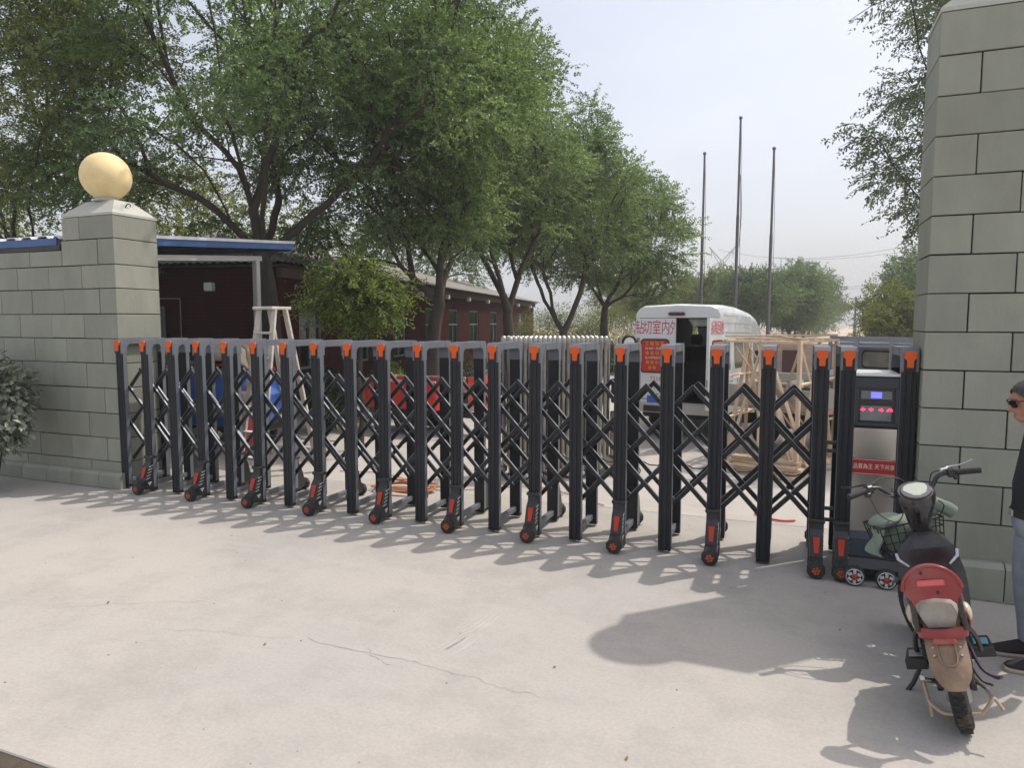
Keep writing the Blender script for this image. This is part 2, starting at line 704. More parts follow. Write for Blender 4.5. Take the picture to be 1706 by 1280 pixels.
apron = tag(MB().box((-4.0, (1.965 + 7.1) / 2, -0.06), (52, 7.1 - 1.965, 0.12), ch=0.006).build("forecourt", CONCRETE), kind="structure")
e = MB()
for k in range(60):
    x0 = -12 + k * 0.4
    e.box((x0 + .2, 1.915 + 0.008 * math.sin(k * 2.1), -0.032), (0.40, 0.085 + 0.012 * math.sin(k * 1.3), 0.052), ch=0.004)
e.build("gutter_edge", DIRT_EDGE, apron, kind="stuff")

yard = thing("yard_paving", None, None, (-4, 7.1, 0))
yard["kind"] = "structure"
yx = [-24, -17.6, -11.4, -6.6, -2.35, 2.4, 7.2, 12, 17]
yy = [7.1, 11.9, 16.8, 21.7, 26.5]
for i in range(len(yy) - 1):
    for j in range(len(yx) - 1):
        x0, x1, y0, y1 = yx[j] + .008, yx[j + 1] - .008, yy[i] + .008, yy[i + 1] - .008
        dz = random.uniform(-.004, .003)
        b = MB().box(((x0 + x1) / 2 + 4, (y0 + y1) / 2 - 7.1, -0.06 + dz), (x1 - x0, y1 - y0, 0.12), ch=0.008)
        tag(b.build("paving_slab", YARD_CONC, yard), kind="structure")

rd = MB()
rdir = Vector((0.085, 0.996, 0)).normalized()
rn = Vector((rdir.y, -rdir.x, 0))
o = Vector((1.2, 26.6, -0.052))
rd.sheet([[o + rdir * (t * 620 / 12) + rn * w for w in (-4.2, -1, 2, 5.0)] for t in range(13)], smooth=False)
tag(rd.build("road", SAND), kind="structure")

# hairline cracks, tyre scuffs in the forecourt
CRACK = mat("crack_dirt", (0.26, 0.24, 0.22), rough=1.0, var=0.3, vscale=30)
SCUFF = mat("pale_scuff", (0.455, 0.437, 0.412), rough=0.9, var=0.12, vscale=20)


def ribbon(mb, pts, w, z=0.0022):
    P = [Vector((p[0], p[1], z)) for p in pts]
    g = []
    for i, p in enumerate(P):
        d = (P[min(i + 1, len(P) - 1)] - P[max(i - 1, 0)]).normalized()
        nn = Vector((-d.y, d.x, 0))
        k = w * (0.35 + 0.65 * random.random()) * (0.4 if i in (0, len(P) - 1) else 1)
        g.append([p - nn * k, p + nn * k])
    mb.sheet(g, smooth=False)


def wander(a, b, k=26, amp=0.03):
    a, b = Vector(a), Vector(b)
    d = b - a
    nn = Vector((-d.y, d.x)).normalized()
    off = 0.0
    out = []
    for i in range(k + 1):
        off = 0.86 * off + random.uniform(-amp, amp) * 0.5
        out.append(a + d * (i / k) + nn * off)
    return out


for a, b, w in (((-2.72, 3.42), (-1.60, 3.36), 0.0019), ((-3.65, 3.18), (-2.80, 3.39), 0.0014), ((-1.62, 3.36), (-1.12, 3.30), 0.0012),
                ((-4.6, 3.15), (-3.75, 3.62), 0.0015), ((-2.3, 3.43), (-2.05, 3.30), 0.0018)):
    c = MB()
    ribbon(c, wander(a, b), w)
    c.build("crack", CRACK, apron)
sc = MB()
for k in range(16):
    x0, y0 = -1.93 + 0.022 * (k % 8) + random.uniform(-.01, .01), 3.55 + 0.28 * (k // 8) + random.uniform(-.05, .05)
    ribbon(sc, [(x0, y0), (x0 + .03, y0 + .12), (x0 + .05, y0 + .24 + random.uniform(0, .1))], 0.0065, .0012)
sc.build("scuff_mark", SCUFF, apron, kind="stuff")
gt = MB()
rgx = random.Random(31)
for k in range(170):
    x, y = rgx.uniform(-8, 2.2), rgx.uniform(2.05, 7.0)
    r_ = rgx.choice((.003, .004, .005, .008))
    n_ = 5
    a0 = rgx.uniform(0, 6)
    ring = [(x + r_ * math.cos(a0 + 2 * math.pi * i / n_) * rgx.uniform(.6, 1.2), y + r_ * math.sin(a0 + 2 * math.pi * i / n_) * rgx.uniform(.6, 1.2), .0005) for i in range(n_)]
    gt.add(ring + [(x, y, r_ * .8)], [(i, (i + 1) % n_, n_) for i in range(n_)])
gt.build("grit", mat("grit", (.22, .20, .18), rough=.95, var=.4, vscale=3), apron, kind="stuff")

# ------------------------------------------------------------------ gate pillars and wall built of painted blocks
GAP = 0.0105


def block_row(parent, off, xs, z0, z1, y0, y1, mat_=BLOCK, gap=GAP):
    for a, b in zip(xs[:-1], xs[1:]):
        j = random.uniform(-.0012, .0012)
        g2 = gap * random.uniform(.72, 1.25)
        MB().box(((a + b) / 2 + random.uniform(-.0012, .0012), (y0 + y1) / 2 + j, (z0 + z1) / 2 + random.uniform(-.0012, .0012)), (b - a - g2, y1 - y0, z1 - z0 - g2), (0, random.uniform(-.0022, .0022), 0), ch=0.0035).build(
            "block", mat_, parent, off)


# --- left pillar
LP = thing("gate_pillar", "shorter pale block pillar with a round cream ball lamp on its cap", "gate pillar", (-7.62, 6.14, 0))
lo = (-7.62, 6.14, 0)
LX0, LX1, LY0, LY1 = -8.045, -7.205, 5.85, 6.45
zs = [0.02, 0.305, 0.585, 0.877, 1.174, 1.468, 1.757, 2.043, 2.338, 2.61, 2.909, 3.172]
MB().box(((LX0 + LX1) / 2, (LY0 + LY1) / 2, 1.585), (LX1 - LX0 - .04, LY1 - LY0 - .04, 3.165)).build("core", JOINT, LP, lo)
for i in range(len(zs) - 1):
    xj = -7.755 if i % 2 == 0 else -7.475
    xs = [LX0 if zs[i] > 2.7 else (-8.32 if i % 2 == 0 else -8.075), xj, LX1]
    block_row(LP, lo, xs, zs[i], zs[i + 1], LY0, LY1)
CAPM = mat("cap_paint", (0.43, 0.435, 0.39), rough=0.6, var=0.10, vscale=3, bump=0.15, dirt=0.12, dirtcol=(0.2, 0.19, 0.16))


def hip_cap(parent, off, x0, x1, y0, y1, z, h, inset):
    r0 = [(x0, y0, z), (x1, y0, z), (x1, y1, z), (x0, y1, z)]
    r1 = [(p[0], p[1], z + .028) for p in r0]
    r2 = [(x0 + inset, y0 + inset, z + h), (x1 - inset, y0 + inset, z + h), (x1 - inset, y1 - inset, z + h), (x0 + inset, y1 - inset, z + h)]
    m = MB()
    m.loft([r0, r1, r2], smooth=False)
    m.build("cap", CAPM, parent, off)


hip_cap(LP, lo, LX0, LX1, LY0, LY1, 3.174, 0.20, 0.185)
hk = MB()
hk.tube([(-7.30, 6.10, 3.27), (-7.28, 6.10, 3.31), (-7.275, 6.13, 3.335), (-7.285, 6.16, 3.325), (-7.28, 6.15, 3.30)], 0.006, 6)
hk.build("hook", JOINT, LP, lo)
# plinth under pillar and wall
pz = MB()


def plinth(parent, off, xs, y0, y1, h):
    for a, b in zip(xs[:-1], xs[1:]):
        m = MB()
        m.prism([(y0, 0.001), (y1, 0.001), (y1, h), (y0 + .035, h), (y0, h - .035)], a + .004, b - .004)
        m.build("plinth_block", BLOCK, parent, off)


plinth(LP, lo, [-8.02, -7.55, -7.19], 5.775, 5.848, 0.185)

BALL = mat("cream_globe", (0.80, 0.64, 0.34), rough=0.6, var=0.05, vscale=4, spec=0.3, dirt=0.4, dirtcol=(0.52, 0.40, 0.20), dscale=5)
bl = thing("ball_lamp", "round cream ball lamp on the left gate pillar", "lamp", (-7.625, 6.13, 3.375))
m = MB().sphere((0, 0, 0.297), 0.278, 36, 22)
m.build("globe", BALL, bl)
MB().lathe([(0.14, 0.0), (0.15, 0.012), (0.13, 0.03), (0.12, 0.05)], n=24).build("neck", CAPM, bl)

# --- wall running left from the pillar
LW = thing("block_wall", "long grey green block wall left of the shorter pillar, behind the shrub", "wall", (-11.5, 5.95, 0))
lw = (-11.5, 5.95, 0)
WX0 = -15.5
MB().box(((WX0 + LX0) / 2, 5.962, 1.39), (LX0 - WX0 - .01, 0.15, 2.76)).build("core", JOINT, LW, lw)
zw = [0.02, 0.305, 0.585, 0.877, 1.174, 1.468, 1.757, 2.043, 2.338, 2.61, 2.80]
for i in range(len(zw) - 1):
    xs, x = [], -8.32 if i % 2 == 0 else -8.075
    while x > WX0:
        xs.append(x)
        x -= 0.568
    block_row(LW, lw, sorted(xs), zw[i], zw[i + 1], 5.855, 6.07)
plinth(LW, lw, [-15.5, -14.4, -13.3, -12.2, -11.1, -10.0, -9.45, -8.9, -8.45, -8.02], 5.775, 5.853, 0.185)

# --- right pillar (taller) and the wall right of it
RPX0, RPX1, RPY0, RPY1 = 0.888, 1.72, 5.75, 6.28
RP = thing("gate_pillar", "taller pale block pillar beside the gate motor cabinet", "gate pillar", (1.3, 6.12, 0))
ro = (1.3, 6.12, 0)
MB().box(((RPX0 + RPX1) / 2, (RPY0 + RPY1) / 2, 2.03), (RPX1 - RPX0 - .04, RPY1 - RPY0 - .04, 4.05)).build("core", JOINT, RP, ro)
z = 1.335 - 5 * 0.2715
rows = [0.015] + [z + 0.2715 * k for k in range(1, 16)]
rows = [r for r in rows if r < 4.0] + [4.072]
for i in range(len(rows) - 1):
    k = round((rows[i + 1] - 0.2715 - 1.335) / 0.2715)
    xs = [RPX0, 1.148, 1.69, RPX1] if k % 2 == 0 else [RPX0, 1.418, RPX1]
    if k % 2 == 0:
        xs = [RPX0, 1.148, RPX1]
    block_row(RP, ro, xs, rows[i], rows[i + 1], RPY0, RPY1, gap=0.009)
hip_cap(RP, ro, RPX0, RPX1, RPY0, RPY1, 4.074, 0.22, 0.2)
plinth(RP, ro, [0.93, 1.02, 1.44, 1.735], 5.66, 5.747, 0.262)
bl2 = thing("ball_lamp", "round cream ball lamp above the taller right gate pillar", "lamp", (1.30, 6.12, 4.296))
link_mesh("globe", bpy.data.objects["globe"].data, bl2)
link_mesh("neck", bpy.data.objects["neck"].data, bl2)

RW = thing("block_wall", "grey green block wall right of the taller pillar", "wall", (4.0, 5.95, 0))
rw = (4.0, 5.95, 0)
MB().box(((RPX1 + 8) / 2, 5.962, 1.39), (8 - RPX1 - .01, 0.18, 2.76)).build("core", JOINT, RW, rw)
for i, (a, b) in enumerate(zip(rows[:10], rows[1:11])):
    xs, x = [RPX1 + .004], RPX1 + (0.3 if i % 2 else 0.57)
    while x < 8:
        xs.append(x)
        x += 0.56
    block_row(RW, rw, xs, a, b, 5.80, 6.07, gap=0.009)
plinth(RW, rw, [1.74, 2.3, 2.9, 3.5, 4.1, 4.7, 5.3, 5.9, 6.5, 7.1], 5.72, 5.798, 0.262)

ft = MB()
for x0, x1, y in ((-15, -7.2, 5.766), (.95, 1.74, 5.650), (1.74, 7, 5.712)):
    k = int((x1 - x0) / .12)
    ribbon(ft, [(x0 + (x1 - x0) * i / k, y + random.uniform(-.010, .004)) for i in range(k + 1)], .020, .0028)
ft.build("foot_dirt", mat("foot_dirt", (.17, .15, .12), rough=1, var=.4, vscale=12), apron, kind="stuff")

# ------------------------------------------------------------------ guard booth behind the left wall: blue sheet roof and awning
BLUE = mat("blue_sheet_edge", (0.030, 0.095, 0.26), rough=0.42, var=0.08, dirt=0.15, dirtcol=(0.2, 0.25, 0.33))
SHEETW = mat("pale_roof_sheet", (0.60, 0.63, 0.66), rough=0.4, var=0.06, dirt=0.2, dirtcol=(0.35, 0.33, 0.3))
GREYSTEEL = mat("grey_steel_frame", (0.36, 0.36, 0.345), rough=0.5, var=0.1, dirt=0.25, dirtcol=(0.2, 0.17, 0.13))
DARKSOFFIT = mat("dark_soffit", (0.05, 0.048, 0.045), rough=0.8, var=0.2)
booth = thing("guard_booth", "open guard shelter with blue edged corrugated roof on thin posts behind the left wall", "booth", (-10.6, 7.3, 0))
bo = (-10.6, 7.3, 0)
MB().box((-12.0, 7.6, 1.4), (3.6, 2.4, 2.74)).build("wall", mat("booth_wall", (0.30, 0.28, 0.25), rough=0.8, var=0.1), booth, bo)
# trapezoid roof sheet: slopes up away from the wall
RZ = lambda y: 2.945 + (y - 5.88) * 0.076
def roof_strip(xa, xb, y0, y1, nm="roof_sheet"):
    """Trapezoid roof sheet rising gently away from the wall."""
    q = MB()
    prof = []
    x = xa
    while x < xb - .05:
        for dx, dz in ((0, 0), (.05, .0), (.085, .042), (.22, .042), (.255, 0.0)):
            if x + dx < xb:
                prof.append((x + dx, dz))
        x += 0.285
    prof.append((xb, 0.0))
    q.sheet([[(px, yy_, RZ(yy_) + dz) for px, dz in prof] for yy_ in (y0, (y0 + y1) / 2, y1)], th=0.012, smooth=False)
    return q.build(nm, SHEETW, booth, bo)


roof_strip(-14.0, -8.12, 5.88, 9.44)
roof_strip(-8.12, -7.64, 6.52, 9.44)
MB().box((-11.12, 5.872, 2.905), (5.9, 0.022, 0.085)).build("fascia", BLUE, booth, bo)
MB().box((-11.1, 5.93, 2.832), (5.95, 0.13, 0.055)).build("gutter", DARKSOFFIT, booth, bo)
m = MB()
m.loft([[(-7.66, y, RZ(y) - .085), (-7.60, y, RZ(y) - .085), (-7.60, y, RZ(y) + .002), (-7.66, y, RZ(y) + .002)] for y in (6.52, 9.48)], smooth=False)
m.bar((-13.9, 9.46, RZ(9.46) - .05), (-7.62, 9.46, RZ(9.46) - .05), .04, .12)
m.build("blue_edge", BLUE, booth, bo)
m = MB()
m.loft([[(-7.68, y, RZ(y) + .004), (-7.585, y, RZ(y) + .004), (-7.585, y, RZ(y) + .045), (-7.68, y, RZ(y) + .045)] for y in (6.52, 9.49)], smooth=False)
m.build("edge_flashing", SHEETW, booth, bo)
for y in (6.9, 7.7, 8.5, 9.25):
    MB().bar((-13.8, y, RZ(y) - .06), (-7.69, y, RZ(y) - .06), .05, .07).build("rafter", DARKSOFFIT, booth, bo)
MB().bar((-7.70, 6.52, RZ(6.52) - .235), (-7.70, 8.80, RZ(8.8) - .235), .06, .075).build("side_beam", GREYSTEEL, booth, bo)
MB().box((-7.70, 8.70, 1.455), (.085, .085, 2.91), ch=.006).build("post", GREYSTEEL, booth, bo)
MB().box((-13.2, 8.70, 1.455), (.085, .085, 2.91), ch=.006).build("post", GREYSTEEL, booth, bo)

# ------------------------------------------------------------------ long low brick building behind the trees
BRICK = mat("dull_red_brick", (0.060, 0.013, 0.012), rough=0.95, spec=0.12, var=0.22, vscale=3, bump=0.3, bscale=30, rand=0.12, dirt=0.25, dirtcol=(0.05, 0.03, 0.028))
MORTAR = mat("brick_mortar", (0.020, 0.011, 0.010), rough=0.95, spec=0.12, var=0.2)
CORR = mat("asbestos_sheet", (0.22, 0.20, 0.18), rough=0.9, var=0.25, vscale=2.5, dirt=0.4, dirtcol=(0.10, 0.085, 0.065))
PANE = mat("window_pane", (0.035, 0.05, 0.05), rough=0.08, var=0.1, spec=0.8)
TEAL = mat("teal_curtain", (0.30, 0.42, 0.40), rough=0.8, var=0.12)
FRAME = mat("green_window_frame", (0.10, 0.16, 0.14), rough=0.6, var=0.1)
bang = math.atan2(2.4, 13.9)
bd = thing("brick_building", "long single storey dull red brick building with corrugated roof in tree shade", "building", (-10.35, 12.35, 0), (0, 0, bang))
# local: +y along the facade, facade plane x = 0, building extends to -x
L, D, HW = 31.5, 7.5, 3.2
wins = [(1.4, 1.1), (4.2, 1.2), (7.2, 1.1), (10.4, 1.3), (13.2, 1.3), (16.4, 1.5), (20.2, 1.5), (23.5, 1.4), (27.3, 1.5)]
WZ0, WZ1 = 0.85, 2.45
w = MB()
ys = [0.0]
for yc, ww in wins:
    ys += [yc - ww / 2, yc + ww / 2]
ys += [L]
for a, b in zip(ys[0::2], ys[1::2]):
    w.box((-.12, (a + b) / 2, HW / 2), (.24, b - a, HW))
for yc, ww in wins:
    w.box((-.12, yc, WZ0 / 2), (.24, ww, WZ0))
    w.box((-.12, yc, (WZ1 + HW) / 2), (.24, ww, HW - WZ1))
w.box((-D / 2, .12, HW / 2), (D - .5, .24, HW))
w.box((-D / 2, L - .12, HW / 2), (D - .5, .24, HW))
w.box((-D + .12, L / 2, HW / 2), (.24, L, HW))
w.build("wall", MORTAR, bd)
# brick courses proud of the mortar on the facade and the gable: stretcher rows, too small to pick apart from here
bk = MB()
hz = 0.085
for r in range(int(HW / hz)):
    z0 = r * hz + .006
    segs = [(0.0, L)]
    if z0 > WZ0 - .05 and z0 < WZ1:
        segs = list(zip(ys[0::2], ys[1::2]))
    for a, b in segs:
        y = a + (0.0 if r % 2 else -0.13)
        while y < b:
            y0, y1 = max(a, y + .006), min(b, y + .254)
            if y1 - y0 > .03:
                X = .006 + random.uniform(0, .004)
                bk.add([(X, y0, z0), (X, y1, z0), (X, y1, z0 + hz - .014), (X, y0, z0 + hz - .014),
                        (-.0, y0, z0), (-.0, y1, z0), (-.0, y1, z0 + hz - .014), (-.0, y0, z0 + hz - .014)],
                       [(0, 1, 2, 3), (0, 4, 5, 1), (3, 2, 6, 7), (0, 3, 7, 4), (1, 5, 6, 2)])
            y += .26
    x = -D + (0.0 if r % 2 else -.13)
    while x < 0:
        x0, x1 = max(-D, x + .006), min(0.0, x + .254)
        if x1 - x0 > .03:
            Y = -.006 - random.uniform(0, .004)
            bk.add([(x0, Y, z0), (x1, Y, z0), (x1, Y, z0 + hz - .014), (x0, Y, z0 + hz - .014)], [(0, 1, 2, 3)])
        x += .26
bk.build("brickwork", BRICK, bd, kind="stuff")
# eaves beam, roof (hipped, corrugated)
MB().box((.06, L / 2, 3.06), (.12, L + .1, .28)).build("eaves_beam", mat("eaves_concrete", (0.085, 0.06, 0.052), rough=0.9, var=0.2), bd)


def corr_sheet(p00, p01, p10, p11, n, amp=0.022, rows=3):
    """Corrugated sheet: p00-p01 eave, p10-p11 ridge; corrugations run from eave to ridge."""
    p00, p01, p10, p11 = map(Vector, (p00, p01, p10, p11))
    nn = (p01 - p00).cross(p10 - p00).normalized()
    return [[(p00.lerp(p10, i / rows)).lerp(p01.lerp(p11, i / rows), j / n) + nn * amp * math.sin(j * math.pi / 2 + .7) for j in range(n + 1)]
            for i in range(rows + 1)]


m = MB()
ez, rz = 3.22, 4.4
E0, E1, E2, E3 = (.42, -.42, ez), (.42, L + .42, ez), (-D - .4, L + .42, ez), (-D - .4, -.42, ez)
R0, R1 = (-D / 2, 3.4, rz), (-D / 2, L - 3.4, rz)
m.sheet(corr_sheet(E0, E1, R0, R1, 4 * 150), smooth=True)
m.sheet(corr_sheet(E3, E0, R0, R0, 4 * 44), smooth=True)
m.sheet(corr_sheet(E1, E2, R1, R1, 4 * 20), smooth=True)
m.sheet(corr_sheet(E2, E3, R1, R0, 4 * 40), smooth=True)
m.build("roof", CORR, bd)
m = MB()
m.box((-D / 2, L / 2, ez - .06), (D + .5, L + .5, .03))
m.build("soffit", DARKSOFFIT, bd)
LAMPBOX = mat("white_lamp_box", (0.72, 0.72, 0.68), rough=0.5, var=0.05)
for yc, ww in wins:
    f = MB()
    for sgn in (-1, 1):
        f.box((-.06, yc + sgn * (ww / 2 - .03), (WZ0 + WZ1) / 2), (.08, .06, WZ1 - WZ0))
    f.box((-.06, yc, WZ0 + .03), (.08, ww - .12, .06))
    f.box((-.06, yc, WZ1 - .03), (.08, ww - .12, .06))
    f.box((-.06, yc, WZ0 + 1.0), (.07, ww - .12, .05))
    f.box((-.06, yc, (WZ0 + WZ1) / 2 - .25), (.06, .05, 1.0))
    wo = f.build("window", FRAME, bd)
    MB().box((-.075, yc, (WZ0 + WZ1) / 2), (.012, ww - .1, WZ1 - WZ0 - .08)).build("pane", glass_mat("building_pane"), wo)
    MB().box((-.16, yc + ww * .18, (WZ0 + WZ1) / 2 + .1), (.02, ww * .5, WZ1 - WZ0 - .1)).build("curtain", TEAL, wo)
    MB().box((.03, yc, WZ0 - .03), (.16, ww + .16, .06)).build("sill", MORTAR, wo)
for yc in (2.8, 5.8, 8.8, 11.8, 14.8, 18.2, 21.9, 25.4, 29.3):
    MB().box((.20, yc, 2.90), (.16, .17, .17), ch=.02).build("lamp_box", LAMPBOX, bd)
for x in (-1.6, -4.4):
    MB().box((x, -.10, 2.72), (.20, .16, .19), ch=.02).build("lamp_box", LAMPBOX, bd)
MB().tube([(-6.8, -.03, 2.52), (-2.4, -.03, 2.47), (-2.4, -.03, .3)], .012, 6).build("conduit", GREYSTEEL, bd)
q = MB().box((-3.4, -.02, 1.65), (1.2, .05, 1.3), ch=.01)
q = q.build("window", FRAME, bd)
MB().box((-3.4, -.05, 1.65), (1.06, .02, 1.16)).build("pane", PANE, q)
dr = MB().box((-.08, 18.3, 1.05), (.06, .95, 2.1), ch=.01)
dr.build("door", FRAME, bd)

# ------------------------------------------------------------------ low pale wall with a maroon panel beyond the yard
PALEBRICK = mat("pale_block", (0.50, 0.385, 0.30), rough=0.9, var=0.16, vscale=4, bump=0.3, rand=0.12)
bw = thing("low_wall", "low pale tan brick wall with a maroon door panel beyond the timber frame", "wall", (0.9, 23.4, 0), (0, 0, R(-4)))
MB().box((0, 0, 0.62), (3.2, 0.22, 1.24)).build("core", mat("pale_mortar", (0.40, 0.32, 0.26), rough=0.95, var=0.15), bw)
cache = {}
for r in range(12):
    x = -1.62 + (0.0 if r % 2 else -.2)
    while x < 1.58:
        x0, x1 = max(-1.6, x + .006), min(1.6, x + .394)
        if x1 - x0 > .04:
            key = round(x1 - x0, 3)
            if key not in cache:
                cache[key] = MB().box((0, 0, 0), (key, .03, .092), ch=.004).mesh("brick", PALEBRICK)
            link_mesh("brick", cache[key], bw, ((x0 + x1) / 2, -.118, .055 + r * .1035))
        x += .4
MB().box((0, 0, 1.27), (3.3, .32, .06), ch=.01).build("coping", PALEBRICK, bw)
MAROON = mat("maroon_panel", (0.075, 0.022, 0.030), rough=0.5, var=0.1)
pn = MB().box((-.86, -.165, .60), (.50, .05, .96), ch=.01)
for k in range(5):
    pn.box((-1.04 + k * .09, -.195, .60), (.07, .014, .84), ch=.004)
pn.build("door_panel", MAROON, bw)

# ------------------------------------------------------------------ flagpoles
POLE = mat("pole_steel", (0.15, 0.15, 0.165), rough=0.45, metal=0.3, var=0.12, dirt=0.2)
for (x, y, h, lab) in ((-3.62, 31.0, 8.95, "shortest steel flagpole, left one of the three beyond the van"),
                       (-2.17, 30.4, 10.10, "tallest steel flagpole, standing between the two shorter ones"),
                       (-0.85, 29.7, 8.62, "steel flagpole right of the tallest one, over the timber frame")):
    t = thing("flagpole", lab, "flagpole", (x, y, 0), (0, 0, 0), "flagpoles in the yard")
    q = MB()
    q.tube([(0, 0, 0.1), (0, 0, h * .36)], 0.075, 12)
    q.tube([(0, 0, h * .36), (0.01, 0, h * .62)], 0.064, 12)
    q.tube([(0.01, 0, h * .62), (0.02, 0, h)], [0.052, 0.042], 12)
    q.build("shaft", POLE, t)
    MB().sphere((0.02, 0, h + .05), 0.075, 12, 8).build("finial", POLE, t)
    q = MB()
    q.box((0, 0, .08), (.7, .7, .16), ch=.02)
    q.build("base", YARD_CONC, t)
    q = MB()
    q.tube(smooth_path([(.09, 0, 1.2), (.12, .01, h * .4), (.11, 0, h * .7), (.05, 0, h - .05)], 5), 0.008, 5)
    q.build("halyard", DARKSOFFIT, t)
q = MB()
q.tube(smooth_path([(.09, 0, 5.0), (.13, 0, 6.2), (.10, 0, 7.4), (.07, 0, 7.9)], 4), [.01, .012, .016, .02, .022, .024, .024, .022, .02, .018, .014, .012, .01], 6)
q.build("furled_rope", DARKSOFFIT, bpy.data.objects["flagpole.001"])
# ------------------------------------------------------------------ trees
LEAF_A = leaf_mat("scholar_tree_leaf", (0.066, 0.110, 0.056), (0.235, 0.325, 0.150), transl=0.42, rough=0.42, spec=0.42, tl=(1.4, 1.45, .7))
LEAF_B = leaf_mat("bright_leaf", (0.085, 0.130, 0.032), (0.25, 0.32, 0.070), transl=0.32, nscale=0.9)
LEAF_C = leaf_mat("silvery_leaf", (0.085, 0.115, 0.080), (0.215, 0.255, 0.165), transl=0.25, tl=(1.1, 1.2, 0.8))
LEAF_FAR = leaf_mat("far_leaf", (0.060, 0.100, 0.048), (0.200, 0.275, 0.105), transl=0.25, nscale=0.3)
LEAF_YEL = leaf_mat("yellow_green_leaf", (0.085, 0.110, 0.025), (0.24, 0.26, 0.060), transl=0.3, nscale=0.8)
LEAF_DK = leaf_mat("dark_shrub_leaf", (0.016, 0.030, 0.014), (0.060, 0.085, 0.030), transl=0.15, nscale=1.5)
LEAF_GL = leaf_mat("glossy_shrub_leaf", (0.095, 0.112, 0.085), (0.26, 0.285, 0.21), transl=0.12, rough=0.30, nscale=2.5, spec=0.6)


def unit(v):
    return v / np.maximum(np.linalg.norm(v, axis=-1, keepdims=True), 1e-9)


def leaf_mesh(name, P, Dv, Nv, ln, wd, material, rng, fold=0.25):
    """One folded diamond per leaf (two triangles). P bases, Dv directions, Nv approximate blade normals."""
    n = len(P)
    Dv = unit(Dv)
    S = unit(np.cross(Dv, Nv))
    Nn = np.cross(S, Dv)
    ln = ln[:, None]
    wd = wd[:, None]
    V = np.empty((n, 4, 3), np.float32)
    V[:, 0] = P
    V[:, 1] = P + Dv * ln * 0.48 + S * wd * 0.5 + Nn * wd * fold
    V[:, 2] = P + Dv * ln - Nn * ln * 0.10
    V[:, 3] = P + Dv * ln * 0.48 - S * wd * 0.5 + Nn * wd * fold
    me = bpy.data.meshes.new(name)
    me.vertices.add(n * 4)
    me.vertices.foreach_set("co", V.reshape(-1))
    idx = (np.arange(n)[:, None] * 4 + np.array([0, 1, 2, 0, 2, 3])[None]).astype(np.int32).reshape(-1)
    me.loops.add(n * 6)
    me.loops.foreach_set("vertex_index", idx)
    me.polygons.add(n * 2)
    me.polygons.foreach_set("loop_start", np.arange(0, n * 6, 3, dtype=np.int32))
    me.polygons.foreach_set("loop_total", np.full(n * 2, 3, np.int32))
    at = me.attributes.new("shade", 'FLOAT', 'FACE')
    at.data.foreach_set("value", np.repeat(rng.random(n) ** 1.3, 2).astype(np.float32))
    me.materials.append(material)
    me.update()
    me.validate()
    return me


def grow(fork, targets, rng, droop=0.0):
    """Connects every target to the nearest fitting point of what has grown so far. Returns points and parents."""
    pts = [np.array(fork, float)]
    par = [-1]
    depth = [0.0]
    order = np.argsort([np.linalg.norm(t - fork) + rng.random() * .3 for t in targets])
    for oi in order:
        t = targets[oi]
        A = np.array(pts)
        dp = np.array(depth)
        dv = t - A
        d = np.linalg.norm(dv, axis=1)
        cost = d * 1.0 + dp * 0.74 + np.maximum(0, A[:, 2] - t[2]) * 0.5
        k = int(np.argmin(cost))
        a = A[k]
        L = d[k]
        m = max(2, int(L / 0.34))
        side = rng.normal(0, 1, 3)
        side -= (side @ (t - a)) / max(L * L, 1e-6) * (t - a)
        side = side / max(np.linalg.norm(side), 1e-6) * L * 0.09
        sag = np.array([0, 0, 1.0]) * L * (0.10 - droop)
        prev = k
        for i in range(1, m + 1):
            u = i / m
            p = a + (t - a) * u + side * math.sin(math.pi * u) + sag * math.sin(math.pi * u) + rng.normal(0, .02, 3) * (L * .3)
            pts.append(p)
            par.append(prev)
            depth.append(depth[prev] + np.linalg.norm(p - pts[prev]))
            prev = len(pts) - 1
    return np.array(pts), np.array(par)


def branch_mesh(mb, pts, par, r_tip, r_max, power=0.5, sides=6):
    n = len(pts)
    w = np.zeros(n)
    has = np.zeros(n, bool)
    has[par[par >= 0]] = True
    w[~has] = 1
    for i in range(n - 1, 0, -1):
        w[par[i]] += w[i]
    rad = np.minimum(r_tip * w ** power, r_max)
    # follow chains: thickest child continues the tube
    ch = [[] for _ in range(n)]
    for i in range(1, n):
        ch[par[i]].append(i)
    stack = [(0, None)]
    while stack:
        s, pre = stack.pop()
        chain = ([pre] if pre is not None else []) + [s]
        c = s
        while ch[c]:
            cs = sorted(ch[c], key=lambda q: -w[q])
            for q in cs[1:]:
                stack.append((q, c))
            c = cs[0]
            chain.append(c)
        if len(chain) > 1:
            rr = [rad[q] for q in chain]
            if pre is not None:
                rr[0] = min(rr[0], rr[1] * 1.25)
            mb.tube([pts[q] for q in chain], rr, sides if max(rr) > .03 else 4, cap=False)
    return rad


